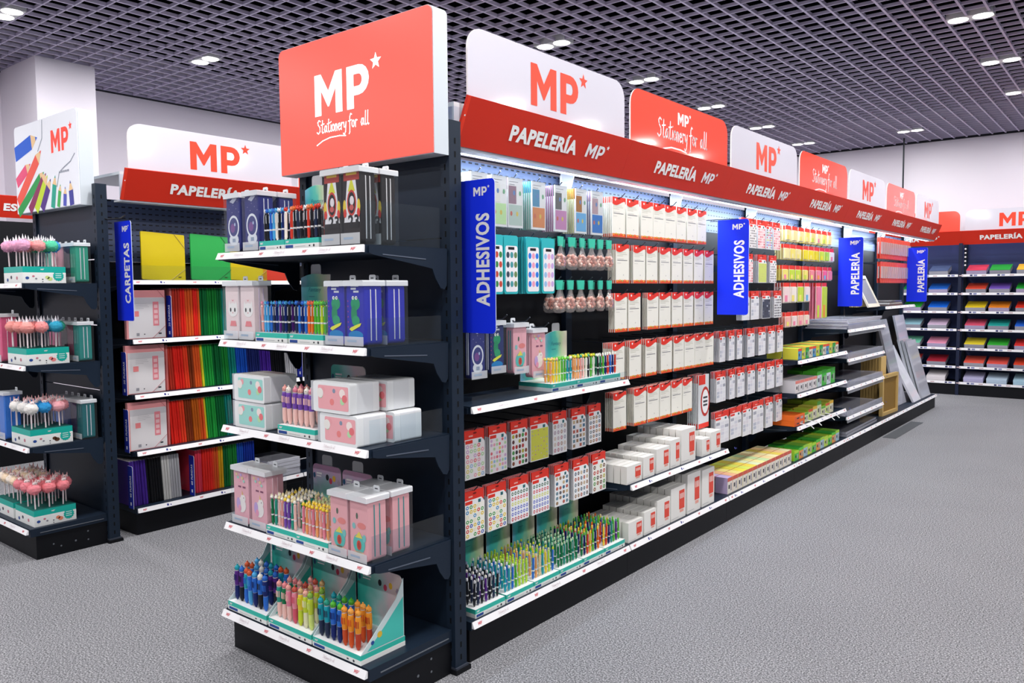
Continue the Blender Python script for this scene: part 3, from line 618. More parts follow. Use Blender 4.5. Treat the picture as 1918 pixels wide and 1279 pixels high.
def sheet(kind, w, h):
    nx, ny, bs, pal, rad, inn, keep, rows, sq = SHEETS[kind]
    def fr():
        o = emp('sticker_sheet_pack', (0, 0, 0), (0, 0, 0), 'x', 'sticker sheet'); c = w * 0.16
        out = [(-w / 2, -h), (w / 2, -h), (w / 2, -0.036 - c), (w / 2 - c, -0.036), (-w / 2, -0.036)]
        b = MB(); b.prism(out, 0, 0.003, M('f6f5f7', 0.4)); ob('sheet', b, o)
        b = MB(); b.box(-w / 2 - 0.002, w / 2 - 0.004, 0.0005, 0.0035, -0.045, 0, RED()); b.ell(0, -0.012, 0.012, 0.004, -0.0001, M('7a201a', 0.6), 8); b.rect(-w * 0.3, -w * 0.1, -0.026, -0.020, 0.0002, M('f6b8b0', 0.5)); ob('header', b, o)
        b = MB(); b.rect(-w / 2 + 0.003, -w * 0.12, -0.054, -0.040, -0.0006, RED()); b.rect(w * 0.17, w * 0.30, -0.056, -0.042, -0.0006, M('2a6a72', 0.5)); ob('title_tag', b, o)
        b = MB(); b.rect(-w / 2 + 0.004, w / 2 - 0.004, -h + 0.004, -0.036 - c, -0.0005, dots('sheet_' + kind, nx, ny, bs, [x for x in PAL[pal]], rad, inn, keep, rows, sq)); ob('printed_stickers', b, o)
        return o
    def re():
        b = card_mb(w, h, 0.003, M('dcdde4', 0.4), M('eeeef2', 0.4), RED(), 0.045); return ob('sticker_sheet_pack', b, cat='sticker sheet')
    return fr, re
def sheets(row, z, items, what, names, n=5, y=0.12, hook=0.34, dims=None, step=0.010):
    for i, (x, kind, w, h) in enumerate(items):
        fr, re = sheet(kind, w, h)
        stack(('sheet', kind, w, h), fr, re, x, z, n - i % 2, f'{names[kind]} sheet, {nth(i)} hook, {what}', 'hanging sticker sheets', y=y, hook=hook, step=step)
NM = dict(flowers='pastel flower sticker', blossoms='pale blossom sticker', emblems='dark emblem sticker', yellow='yellow sticker', portraits='grey portrait sticker', figures='small figure sticker', wheels='dark round badge sticker', numbers='coloured number sticker', beads='beaded stripe sticker', figurines='little figurine sticker', badges='round badge sticker', pets='dark animal sticker',
          letters='black letter sticker', pink_dots='pink dotted', blue_marks='pale blue marked', price_tags='white price label', lime='lime green', digits='black digit', navy='dark navy')
sheets(0, 0.915, [(0.125, 'flowers', 0.125, 0.205), (0.276, 'blossoms', 0.12, 0.205), (0.429, 'emblems', 0.125, 0.205), (0.578, 'yellow', 0.135, 0.205), (0.742, 'portraits', 0.115, 0.2), (0.90, 'figures', 0.12, 0.2), (1.05, 'wheels', 0.12, 0.2)], 'upper sticker row beside the endcap', NM)
sheets(0, 0.660, [(0.12, 'numbers', 0.13, 0.2), (0.27, 'numbers', 0.13, 0.2), (0.425, 'beads', 0.135, 0.2), (0.585, 'beads', 0.135, 0.2), (0.755, 'figurines', 0.115, 0.2), (0.92, 'badges', 0.135, 0.2), (1.085, 'pets', 0.13, 0.2)], 'lower sticker row beside the endcap', NM)
WB = 'beyond the second blue blade'
sheets(0, 1.975, [(2.93, 'letters', 0.12, 0.2), (3.06, 'letters', 0.12, 0.2), (3.215, 'pink_dots', 0.13, 0.2), (3.36, 'blue_marks', 0.115, 0.2), (3.505, 'pink_dots', 0.125, 0.2)], 'top row ' + WB, NM, 3)
sheets(0, 1.733, [(2.86, 'pink_dots', 0.11, 0.2), (3.01, 'pink_dots', 0.11, 0.2), (3.237, 'lime', 0.16, 0.2), (3.441, 'letters', 0.13, 0.2)], 'second row ' + WB, NM, 4)
sheets(0, 1.476, [(2.95, 'price_tags', 0.12, 0.2), (3.108, 'price_tags', 0.15, 0.2), (3.317, 'navy', 0.16, 0.2), (3.544, 'digits', 0.15, 0.2)], 'third row ' + WB, NM, 5)
sheets(0, 1.216, [(2.574, 'price_tags', 0.085, 0.2), (2.72, 'price_tags', 0.085, 0.2), (2.85, 'price_tags', 0.085, 0.2), (3.047, 'price_tags', 0.125, 0.2), (3.245, 'price_tags', 0.125, 0.2), (3.43, 'price_tags', 0.125, 0.2), (3.60, 'price_tags', 0.125, 0.2)], 'fourth row ' + WB, NM, 5)
sheets(0, 0.955, [(2.557, 'price_tags', 0.15, 0.2), (2.731, 'price_tags', 0.09, 0.2), (2.877, 'price_tags', 0.125, 0.2), (3.059, 'price_tags', 0.13, 0.2), (3.245, 'price_tags', 0.13, 0.2), (3.42, 'price_tags', 0.14, 0.2), (3.60, 'price_tags', 0.13, 0.2)], 'fifth row ' + WB, NM, 5)
sheets(0, 0.690, [(2.58, 'price_tags', 0.20, 0.21), (2.80, 'price_tags', 0.19, 0.21), (2.99, 'price_tags', 0.15, 0.22), (3.19, 'price_tags', 0.2, 0.23), (3.40, 'price_tags', 0.13, 0.22), (3.60, 'price_tags', 0.12, 0.2)], 'lowest row ' + WB, NM, 4)
# top row stickers in clear sleeves, two-tone
def sleeve(ct, cb, spine):
    def fr():
        o = emp('sticker_sleeve', (0, 0, 0), (0, 0, 0), 'x', 'sticker sleeve'); w, h = 0.10, 0.215
        b = MB(); b.box(-w / 2, w / 2, 0, 0.004, -h, 0, M('ece9ea', 0.35)); ob('card', b, o)
        b = MB(); b.rect(-w / 2 + 0.004, w * 0.05, -h * 0.52, -0.035, -0.0006, M(ct, 0.4)); b.rect(-w / 2 + 0.004, w / 2 - 0.006, -h + 0.01, -h * 0.54, -0.0006, M(cb, 0.4)); lines(b, w, -0.03, -0.018, -0.0007, M('9a98a0', 0.5), 2, 0.6)
        for i in range(4): b.ell(-0.03 + 0.02 * i, -h * (0.3 if i % 2 else 0.72), 0.008, 0.011, -0.0009, M(['c86a5a', '6a8ac0', 'd8c060', '7ab08a'][i], 0.4), 8)
        ob('print', b, o)
        b = MB(); b.box(-w / 2 - 0.003, w / 2 + 0.003, -0.002, -0.0012, -h - 0.003, 0.012, SHELL()); ob('clear_sleeve', b, o); return o
    def re(): return ob('sticker_sleeve', card_mb(0.10, 0.215, 0.004, M(spine, 0.4), WHITE(), M(ct, 0.4), 0.05), cat='sticker sleeve')
    return fr, re
for i, (x, ct, cb, sp, d) in enumerate([(0.17, 'e0d0c0', 'c8d8b0', 'd8d4cc', 'beige'), (0.30, 'e8e4dc', 'c0e0a8', 'cfd8cc', 'pale green'), (0.41, '9a7a8a', 'b8c8c0', 'c8b8c4', 'mauve'), (0.58, '5a94b8', 'd88a58', '4a7a6a', 'blue and orange'), (0.755, '6a6a6a', 'c88ab8', '8a5a7a', 'grey and pink'), (0.925, 'b0702a', '6ab0e0', '9a9a5a', 'brown and blue'), (1.07, 'c0a0a8', '2a78c8', '4a4a6a', 'bright blue')]):
    fr, re = sleeve(ct, cb, sp); stack(('sleeve', i), fr, re, x, 1.985, 7, f'{d} sticker sleeve in the top row beside the endcap', 'clear sticker sleeves', hook=0.33, step=0.012)
# teal topped stickers
def tealp(cols):
    def fr():
        o = emp('teal_sticker_pack', (0, 0, 0), (0, 0, 0), 'x', 'sticker pack'); w, h = 0.095, 0.255
        b = MB(); b.prism(rrect(-w / 2, w / 2, -h, 0, 0.012, 4), 0, 0.005, M('35b5bd', 0.35)); ob('card', b, o)
        b = MB(); b.decal(rrect(-w * 0.40, w * 0.46, -h + 0.01, -0.045, 0.01, 4), -0.0006, M('f2eef2', 0.35)); b.rect(-0.02, 0.022, -0.062, -0.050, -0.001, M('16181e', 0.5))
        for i in range(12): b.ell(-0.022 + 0.026 * (i % 3), -0.085 - 0.042 * (i // 3), 0.011, 0.014, -0.001, M(cols[i % len(cols)], 0.4), 9)
        ob('window_print', b, o); return o
    def re(): return ob('teal_sticker_pack', card_mb(0.095, 0.255, 0.005, M('2fa8b4', 0.35), M('4ab8c0', 0.4), M('35b5bd', 0.35), 0.04), cat='sticker pack')
    return fr, re
for i, (x, c, d) in enumerate([(0.175, ['d84a3a', '4a9a4a'], 'strawberry'), (0.275, ['3a8a4a', 'c84a3a'], 'leafy'), (0.375, ['3a4a5a', '4a9aa0', '6a8a5a'], 'dark figure'), (0.535, ['2a7ae0', 'f0a0c0', '2a7ae0'], 'blue and pink'), (0.65, ['9ac0e8', 'f0b0c8', 'c8a8e0'], 'pastel')]):
    fr, re = tealp(c); stack(('tealp', i), fr, re, x, 1.735, 6, f'teal topped {d} sticker pack in the second row beside the endcap', 'teal sticker packs', hook=0.33, step=0.013)
# bags of trinkets
def bag():
    o = emp('trinket_bag', (0, 0, 0), (0, 0, 0), 'x', 'trinket bag'); w, h = 0.10, 0.155
    b = MB(); b.prism([(-0.022, -0.045), (0.022, -0.045), (0.028, 0), (-0.028, 0)], 0, 0.006, M('3fc4a8', 0.4)); ob('topper', b, o)
    b = MB(); prof = [(0.010, -0.04), (0.018, -0.065), (0.036, -0.095), (0.0435, -0.12), (0.041, -0.142), (0.028, -0.154), (0.0, -0.157)]
    for i in range(len(prof) - 1):
        (r0, z0), (r1, z1) = prof[i], prof[i + 1]
        for j in range(12):
            a, c = 2 * PI * j / 12, 2 * PI * (j + 1) / 12
            b.poly([(r1 * math.cos(a), 0.003 + 0.45 * r1 * math.sin(a), z1), (r1 * math.cos(c), 0.003 + 0.45 * r1 * math.sin(c), z1), (r0 * math.cos(c), 0.003 + 0.45 * r0 * math.sin(c), z0), (r0 * math.cos(a), 0.003 + 0.45 * r0 * math.sin(a), z0)], clear('bag_film', 'fdf6f2', 0.10, 0.12), None, True)
    ob('clear_bag', b, o)
    b = MB()
    for i in range(26):
        a = random.uniform(0, 2 * PI); q = random.uniform(0, 0.85); z = -0.135 + 0.055 * random.random(); r = 0.040 * q * (1.1 - max(0, z + 0.11) * 12 * 0.6)
        b.ball((r * math.cos(a), 0.003 + 0.40 * r * math.sin(a), z), random.uniform(0.006, 0.010), M(random.choice(['e8b8a8', 'd89a8a', 'f4d8cc', 'c88a7a', 'f0c8c0', 'b86a5a']), 0.4), 6, 4)
    fl = ob('trinkets', b, o); fl['kind'] = 'stuff'
    return o
for r, (z, xs) in enumerate(((1.748, (0.752, 0.845, 0.935, 1.02, 1.10, 1.18)), (1.542, (0.74, 0.832, 0.92, 1.01, 1.10, 1.185)))):
    for i, x in enumerate(xs):
        for j in range(2):
            put('bag', bag, MAIN(x, 0.12 + 0.055 * j, z), MAIN.rot(random.uniform(-0.2, 0.2)), f'clear trinket bag with green topper, {nth(i)} in the {("upper", "lower")[r]} bag row, {("front", "behind")[j]}', 'bags of pink trinkets')
        hk(x, z - 0.006, 0.33)
# sticky notes
def note(c1, c2, w=0.105, h=0.115):
    def fr():
        o = emp('sticky_note_pack', (0, 0, 0), (0, 0, 0), 'x', 'sticky notes')
        b = MB(); b.box(-w / 2, w / 2, 0, 0.002, -h, 0, M('f4efe2', 0.5)); ob('card', b, o)
        b = MB(); b.box(-w * 0.42, w * 0.42, -0.010, 0, -h + 0.008, -0.034, M(c1, 0.5)); b.box(-w * 0.42, 0.0, -0.011, -0.010, -h + 0.012, -h * 0.62, M(c2, 0.5)); ob('note_pad', b, o)
        b = MB(); b.rect(-w / 2, w / 2, -0.030, 0, -0.0006, RED()); ob('header', b, o); return o
    def re(): return ob('sticky_note_pack', card_mb(w, h, 0.010, M(c1, 0.5), M(c1, 0.5), RED(), 0.030), cat='sticky notes')
    return fr, re
YEL, PNK, LIM, ORG, BLU = 'f2e37a', 'f08aa8', 'c8e04a', 'f4a04a', '6ab8e0'
def notes(z, items, rn, n=4, w=0.105, h=0.115):
    for i, (x, c1, c2, d) in enumerate(items):
        fr, re = note(c1, c2, w, h); stack(('note', c1, c2, w, h), fr, re, x, z, n, f'{d} sticky notes, {nth(i)} hook of the {rn} note row', 'sticky note packs', hook=0.33, step=0.020)
pale = 'f0e4a8'
notes(1.968, [(3.73, pale, YEL, 'pale yellow'), (3.87, pale, pale, 'pale yellow'), (4.01, pale, YEL, 'pale yellow'), (4.15, YEL, pale, 'yellow'), (4.29, 'e8d890', LIM, 'pale yellow'), (4.43, pale, PNK, 'pale yellow and pink'), (4.57, YEL, LIM, 'yellow and lime'), (4.71, pale, YEL, 'pale yellow')], 'top', 4)
notes(1.828, [(3.70, pale, pale, 'pale yellow'), (3.83, YEL, pale, 'yellow'), (3.96, pale, YEL, 'pale yellow'), (4.12, 'f0e030', 'f0e030', 'bright yellow'), (4.25, 'f0e030', YEL, 'bright yellow'), (4.38, 'e8d820', 'f0e030', 'bright yellow'), (4.52, LIM, 'f0e030', 'lime'), (4.65, 'a8d84a', LIM, 'green'), (4.78, 'f0ecec', PNK, 'white and pink')], 'second', 4)
notes(1.668, [(3.68, YEL, PNK, 'yellow and pink'), (3.82, LIM, YEL, 'lime'), (3.96, LIM, YEL, 'lime'), (4.12, YEL, LIM, 'yellow'), (4.28, 'f0909a', YEL, 'pink'), (4.44, PNK, ORG, 'pink and orange'), (4.60, 'f06a9a', BLU, 'pink with a blue dot'), (4.74, PNK, PNK, 'pink')], 'third', 4)
notes(1.535, [(3.71, 'f2d8d8', PNK, 'pale pink'), (3.86, 'f2e8e0', YEL, 'cream'), (4.02, LIM, YEL, 'lime'), (4.17, 'f2e0e0', BLU, 'pale pink and blue')], 'fourth', 4, 0.12, 0.155)
notes(1.535, [(4.45, PNK, LIM, 'tall pink and lime'), (4.60, LIM, ORG, 'tall lime and orange')], 'long fourth', 3, 0.13, 0.30)
notes(1.308, [(3.75, 'f4b8b0', YEL, 'peach'), (3.89, 'f0dcdc', PNK, 'pale pink'), (4.03, 'f4c0b8', PNK, 'peach and pink'), (4.17, 'f0e0d0', PNK, 'cream and pink')], 'fifth', 3)
# red packs of the far bay
def redp():
    o = emp('red_blister_pack', (0, 0, 0), (0, 0, 0), 'x', 'blister pack'); w, h = 0.075, 0.215
    b = MB(); b.box(-w / 2, w / 2, 0, 0.004, -h, 0, M('e2523f', 0.4)); ob('card', b, o)
    b = MB(); b.box(-w * 0.36, w * 0.36, -0.010, 0, -h * 0.78, -h * 0.22, clear('blister', 'f4e8e6', 0.35, 0.1)); ob('blister', b, o); return o
for z, xs, rn in ((1.997, [6.30 + 0.082 * i for i in range(15)], 'upper'), (1.752, [6.32 + 0.082 * i for i in range(14)], 'lower')):
    for i, x in enumerate(xs):
        for j in range(2): put('redp', redp, MAIN(x, 0.10 + 0.03 * j, z), MAIN.rot(0.0), f'red blister pack at the far end, {nth(i)} of {len(xs)} in the {rn} row, {("front", "behind")[j]}', 'red blister packs')
        if i % 2 == 0: hk(x, z - 0.006, 0.34)

# ================================================================== goods: pen trays and pens
def tray_mb(w, d, h=0.036, wings=0.0):
    b = MB(); wm = M('f3f5f6', 0.4); tl = M('38bfae', 0.35)
    b.box(-w / 2, w / 2, 0, d, 0, h * 0.48, M('eef0ee', 0.4)); b.box(-w / 2 + 0.0005, w / 2 - 0.0005, 0.0005, d - 0.0005, h * 0.48, h, tl, top=wm)
    b.rect(-w * 0.47, -w * 0.24, h * 0.10, h * 0.40, -0.0006, M('2f4f98', 0.5)); b.rect(w * 0.22, w * 0.26, h * 0.16, h * 0.30, -0.0006, M('3a3d44', 0.5)); b.ell(w * 0.36, h * 0.24, 0.005, 0.005, -0.0006, M('3a3d44', 0.5), 10)
    b.rect(-w * 0.18, w * 0.12, h * 0.2, h * 0.24, -0.0006, M('b4b8bc', 0.5))
    b.flat(LOGO, -w * 0.45, h * 0.62, 0.008, -0.0002, wm)
    return b
def pen_tray(w, d, ch, style, tab=True, wing=False):
    """carton tray with a printed riser card at its back"""
    def mk():
        o = emp('pen_display_tray', (0, 0, 0), (0, 0, 0), 'x', 'pen display'); ob('tray', tray_mb(w, d), o)
        b = MB(); y = d - 0.004; sh = rrect(-w * 0.46, w * 0.46, 0.02, ch, 0.02, 5, '0011')
        if style == 0: sh = [(-w * 0.46, 0.02), (w * 0.46, 0.02), (w * 0.46, ch)] + [(w * 0.24 - w * 0.70 * i / 8, ch + 0.006 * math.sin(PI * i / 8) - 0.012 * (i / 8) ** 2) for i in range(9)]
        b.prism(sh, y, y + 0.003, IRID(style), WHITE()); ob('riser_card', b, o)
        b = MB(); dk = M('2f6f86', 0.5)
        if style == 0: g, wd = text_geo('Fantasy', 0.0); b.flat(g, -w * 0.22, ch * 0.74, 0.018, y - 0.0006, dk, shear=0.25); lines(b, w * 0.5, ch * 0.66, ch * 0.68, y - 0.0006, dk, 1, 0.6, 0.002)
        else:
            b.rect(-w * 0.34, -w * 0.16, ch * 0.83, ch * 0.86, y - 0.0006, WHITE()); b.rect(-w * 0.34, -w * 0.18, ch * 0.79, ch * 0.81, y - 0.0006, WHITE()); b.ell(-w * 0.41, ch * 0.80, 0.008, 0.012, y - 0.0006, M('2a5a80', 0.5), 9)
            for i, c in enumerate(('26282e', 'd84a6a', 'f0c040')): b.ell(w * (0.02 + 0.11 * i), ch * (0.80 - 0.05 * (i % 2)), 0.010, 0.013, y - 0.0006, M(c, 0.5), 10)
            b.prism([(w * 0.34, ch * 0.74), (w * 0.40, ch * 0.70), (w * 0.43, ch * 0.76), (w * 0.37, ch * 0.80)], y - 0.0008, y - 0.0004, M('b8a8b8', 0.5))
        ob('card_print', b, o)
        if tab:
            b = MB(); b.prism(rrect(-0.032, 0.032, ch - 0.012, ch + 0.042, 0.012, 4, '0011'), y + 0.0035, y + 0.0045, clear('tab', 'f2f5f7', 0.35)); ob('hang_tab', b, o)
        if wing:
            for s in (-1, 1):
                b = MB(); x = s * (w / 2 - 0.0015); pts = [(0.0, 0.036), (d - 0.005, 0.036), (d - 0.005, ch * 0.98), (d * 0.80, ch * 0.72)]
                b.prismx(pts, x - 0.0012, x + 0.0012, M('cfe0e2', 0.4), None)
                b.poly([(x + 0.0016, yy, zz) for yy, zz in ((0.03, 0.04), (d - 0.008, 0.04), (d - 0.008, ch * 0.72), (d * 0.55, ch * 0.42))], M('4cc4b8', 0.4))
                b.poly([(x + 0.002, d * 0.42 + 0.012 * math.cos(a * PI / 5), 0.085 + 0.012 * math.sin(a * PI / 5)) for a in range(10)], M('e0b840', 0.5)); b.poly([(x + 0.002, d * 0.26 + 0.008 * math.cos(a * PI / 5), 0.065 + 0.008 * math.sin(a * PI / 5)) for a in range(10)], M('2f4f98', 0.5))
                ob('side_wing', b, o)
        return o
    return mk
CN = {'1b2a6b': 'navy', '2f6fd0': 'blue', '4fa8e0': 'light blue', '23252c': 'black', 'd8402f': 'red', 'e8702a': 'orange', '58b83a': 'green', 'f0d040': 'yellow', '7a4fb0': 'purple', 'f0a8a0': 'pink', '2f9a86': 'teal', 'f4c8c0': 'pale pink', '18784a': 'dark green', 'c8d83a': 'lime', 'e88aa0': 'rose', 'f09a30': 'amber', 'b8e04a': 'bright lime', '5a2a86': 'violet', '24a0b0': 'turquoise', 'f4f0e6': 'white', 'e0d0a0': 'cream', 'f3a86a': 'peach', '2a3550': 'dark blue'}
def slim(col, top):
    """slim pen: barrel with printed band and clip, topper as its own part"""
    def mk():
        b = MB(); c = M(col, 0.3); r = 0.0056
        b.lathe([(0.0, 0.0), (0.0022, 0.001), (r, 0.012), (r, 0.045), (r * 1.04, 0.046), (r * 1.04, 0.052), (r, 0.053), (r, 0.118), (0.003, 0.121), (0.003, 0.126), (0.0, 0.1265)], c, n=8, mats=[c, c, c, M('e8e8ea', 0.3), M('e8e8ea', 0.3), c, c, c, c, c])
        b.box(-0.0012, 0.0012, -r - 0.0022, -r - 0.0008, 0.078, 0.116, M('d8dce2', 0.3)); b.box(-0.0012, 0.0012, -r - 0.0022, 0, 0.112, 0.116, M('d8dce2', 0.3))
        kind, tc = top; o = ob({'cap': 'ballpoint_pen', 'animal': 'animal_topped_pen', 'star': 'star_topped_pen', 'horn': 'unicorn_topped_pen'}[kind], b, cat='pen'); b = MB(); t = M(tc, 0.4)
        if kind == 'cap': b.lathe([(0.0044, 0.119), (0.0048, 0.128), (0.0026, 0.134), (0.0, 0.1345)], t, n=8)
        elif kind == 'animal':
            b.ball((0, 0, 0.132), (0.0085, 0.0075, 0.008), t, 8, 6)
            for s in (-1, 1): b.ball((s * 0.0055, 0, 0.1405), (0.003, 0.002, 0.004), t, 6, 4); b.ell(s * 0.003, 0.1335, 0.0011, 0.0014, -0.0077, M('22242a', 0.4), 6)
        elif kind == 'star':
            b.prism([((0.009 if i % 2 == 0 else 0.004) * math.sin(PI * i / 5), 0.134 + (0.009 if i % 2 == 0 else 0.004) * math.cos(PI * i / 5)) for i in range(10, 0, -1)], -0.002, 0.002, t)
        elif kind == 'horn':
            b.ball((0, 0, 0.130), (0.0075, 0.007, 0.0075), t, 8, 6); b.lathe([(0.0028, 0.136), (0.0, 0.149)], M('f0e6b8', 0.4), n=6)
            for s in (-1, 1): b.ball((s * 0.0052, 0, 0.138), (0.0022, 0.0016, 0.0038), t, 6, 4)
        ob('pen_topper', b, o); return o
    return mk
def chunky(col, col2, tip):
    """fat multicolour pen: grip, clear-slotted barrel, slider buttons and a rounded head"""
    def mk():
        b = MB(); c = M(col, 0.3); c2 = M(col2, 0.35)
        b.lathe([(0.0, 0.0), (0.004, 0.001), (0.0095, 0.014), (0.0105, 0.04), (0.010, 0.062), (0.0105, 0.063), (0.0118, 0.085), (0.0112, 0.118), (0.009, 0.124)], c, n=10, mats=[c2, c2, c2, c2, M('f0f0f2', 0.3), c, c, c])
        for i in range(4): a = -PI / 2 + (i - 1.5) * 0.5; b.box(0.0122 * math.cos(a) - 0.0012, 0.0122 * math.cos(a) + 0.0012, 0.0122 * math.sin(a) - 0.001, 0.0122 * math.sin(a) + 0.001, 0.084, 0.108, M(col2, 0.4))
        o = ob('multicolour_pen', b, cat='pen'); b = MB(); t = M(tip, 0.4)
        b.ball((0, 0, 0.134), (0.0118, 0.0112, 0.0125), t, 10, 7); b.lathe([(0.0098, 0.1235), (0.0112, 0.127)], M('f2f2f2', 0.4), n=10); b.lathe([(0.0035, 0.145), (0.003, 0.151), (0, 0.152)], t, n=6)
        for s in (-1, 1): b.ell(s * 0.0042, 0.136, 0.0016, 0.002, -0.0114, M('22242a', 0.4), 7)
        ob('pen_head', b, o); return o
    return mk
def pens(base, x, y, z, cols, dx, dy, pick, desc, h='slim', grp='pens', sc=None, tilt=0.03):
    """cols columns and rows of pens standing in a tray; pick(i, j) gives the colours"""
    nx, ny = cols
    for j in range(ny):
        for i in range(nx):
            a = pick(i, j)
            if a is None: continue
            if h == 'slim': key = ('slim', a); mk = slim(*a)
            else: key = ('chunky', a); mk = chunky(*a)
            px = x + (i - (nx - 1) / 2) * dx + random.uniform(-0.001, 0.001); py = y + j * dy + random.uniform(-0.001, 0.001)
            rw = 'front row' if j == 0 else f'{nth(j)} row'
            o = put(key, mk, base(px, py, z), base.rot(random.uniform(-0.25, 0.25), random.uniform(-tilt, tilt)), f'{CN.get(a[0], "coloured")} pen, {nth(i)} from the left, {rw}, {desc}', grp)
            q = sc or (0.86 if h == 'slim' else 1.0); o.scale = (q * 1.18, q * 1.18, q) if h == 'slim' else (q, q, q)

# ---- pencil cases in clear boxes
def motif(b, kind, w, h, y):
    W = lambda c, r=0.45: M(c, r); e = lambda cx, cz, rx, rz, c, k, n=16: b.ell(cx * w, cz * h, rx * w, rz * h, y - 0.0002 * k, W(c), n)
    if kind == 'astro':
        for i in range(9): e(-0.4 + 0.1 * i, 0.93 - 0.06 * ((i * 3) % 5), 0.012, 0.006, 'f0f0f8', 1, 6)
        b.decal([(-0.25 * w, 0.88 * h), (0.0, 0.84 * h), (0.28 * w, 0.92 * h), (0.05 * w, 0.95 * h)], y - 0.0002, W('c8cce0')); e(0, 0.44, 0.40, 0.20, 'e8ecf4', 2, 22); e(0, 0.44, 0.32, 0.16, '3a3f80', 3, 22); e(-0.06, 0.42, 0.17, 0.08, '7a4a90', 4); e(0.10, 0.48, 0.05, 0.03, 'b8c8e8', 5, 8); e(0, 0.22, 0.34, 0.10, 'e4e8f0', 1); b.rect(-0.10 * w, 0.12 * w, 0.18 * h, 0.24 * h, y - 0.0008, W('9aa8c0'))
    elif kind == 'dino':
        for i, (a, c) in enumerate(((-0.25, 0.45), (-0.25, 0.30), (-0.1, 0.30))): b.rect(a * w, (a + c) * w, (0.92 - 0.045 * i) * h, (0.95 - 0.045 * i) * h, y - 0.0002, W('e6eaf4'))
        e(0.0, 0.66, 0.26, 0.10, '1f9a6a', 1); e(-0.08, 0.50, 0.17, 0.14, '1c8f60', 2); e(0.02, 0.40, 0.22, 0.08, '2aa070', 3)
        for s in (-0.12, 0.06): e(s, 0.75, 0.07, 0.03, 'f4f6f0', 4, 8); e(s + 0.02, 0.75, 0.025, 0.014, '20242c', 5, 6)
        b.decal([(-0.36 * w, 0.27 * h), (-0.22 * w, 0.24 * h), (0.26 * w, 0.32 * h), (0.34 * w, 0.37 * h), (0.10 * w, 0.345 * h), (-0.25 * w, 0.30 * h)], y - 0.0012, W('e8e84a')); e(0, 0.18, 0.42, 0.07, '1a86c8', 1)
        for i in range(6): e(-0.42, 0.30 + 0.08 * i, 0.02, 0.012, 'd84a6a', 1, 6)
    elif kind == 'cat':
        e(0.05, 0.52, 0.36, 0.12, 'f8f4f2', 1, 20)
        for s in (-0.2, 0.3): b.decal([((s - 0.09) * w, 0.59 * h), ((s + 0.09) * w, 0.59 * h), (s * w, 0.68 * h)], y - 0.0003, W('f8f4f2'))
        for s in (-0.12, 0.2): e(s, 0.52, 0.055, 0.038, '22242c', 3, 10)
        e(0.04, 0.47, 0.03, 0.012, 'e0707a', 4, 7); b.decal([(-0.2 * w, 0.24 * h), (0.3 * w, 0.24 * h), (0.22 * w, 0.33 * h), (-0.12 * w, 0.33 * h)], y - 0.0003, W('f08a90')); b.decal([(-0.05 * w, 0.70 * h), (0.05 * w, 0.68 * h), (0.15 * w, 0.70 * h), (0.05 * w, 0.665 * h)], y - 0.0003, W('e86a78'))
    elif kind == 'unicorn':
        for i in range(7): e(-0.3 + 0.1 * i, 0.86 - 0.05 * (i % 3), 0.07, 0.025, ['f4d8a0', 'a8e0d0', 'f8a8c0', 'c8b0e8'][i % 4], 1 + i, 8)
        e(0.0, 0.34, 0.30, 0.13, 'f8f0ee', 2, 18); e(0.12, 0.46, 0.17, 0.07, 'f8f0ee', 3); b.decal([(0.05 * w, 0.52 * h), (0.14 * w, 0.51 * h), (0.04 * w, 0.60 * h)], y - 0.0009, W('f0d070')); e(0.16, 0.47, 0.02, 0.014, '2a2a32', 5, 6); e(-0.2, 0.36, 0.13, 0.10, 'c8a8e0', 5); e(-0.12, 0.28, 0.10, 0.06, 'f0a0c0', 6)
        for a in (-0.2, 0.1): b.rect(a * w, (a + 0.2) * w, 0.64 * h, 0.67 * h, y - 0.0004, W('8a4a68'))
    elif kind == 'camp':
        e(-0.1, 0.70, 0.06, 0.05, '5a6a5a', 1, 8); e(0.15, 0.56, 0.24, 0.05, 'ee8a86', 1); e(-0.28, 0.54, 0.10, 0.05, '8ac8c8', 2, 8); e(0.0, 0.28, 0.34, 0.15, '5cc4bc', 2, 16); b.decal([(-0.22 * w, 0.37 * h), (0.20 * w, 0.37 * h), (0.02 * w, 0.47 * h)], y - 0.0007, W('f2dc5a')); e(0, 0.26, 0.13, 0.075, 'dc4a38', 5); e(0, 0.26, 0.07, 0.045, 'b83a2c', 6, 10)
        e(0.3, 0.38, 0.10, 0.06, '7ccac8', 3, 8); e(0, 0.14, 0.3, 0.03, 'f4d0b0', 2)
    elif kind == 'race':
        b.rect(-0.44 * w, 0.44 * w, 0.84 * h, 0.99 * h, y - 0.0002, W('a8342c')); b.rect(-0.3 * w, 0.3 * w, 0.91 * h, 0.95 * h, y - 0.0004, W('e8c040')); b.decal([(-0.44 * w, 0.30 * h), (0.44 * w, 0.30 * h), (0.24 * w, 0.84 * h), (-0.24 * w, 0.84 * h)], y - 0.0003, W('e8e6ea')); b.decal([(-0.2 * w, 0.70 * h), (0.2 * w, 0.70 * h), (0.05 * w, 0.84 * h), (-0.05 * w, 0.84 * h)], y - 0.0005, W('d8d83a'))
        e(0, 0.55, 0.26, 0.17, 'c83a30', 4, 18); e(0, 0.55, 0.20, 0.14, '1e1a20', 5, 18); e(0.02, 0.58, 0.12, 0.06, 'e8e0e4', 6); e(0, 0.49, 0.13, 0.04, 'c85a58', 7, 8)
        for s in (-1, 1): e(s * 0.40, 0.50, 0.09, 0.10, 'e8c83a', 4, 8); e(s * 0.38, 0.42, 0.09, 0.06, 'd83a30', 5, 8)
        g, wd = text_geo('23', 0.03); b.flat(g, -0.21 * w, 0.24 * h, 0.042, y - 0.0010, W('1c1c22'))
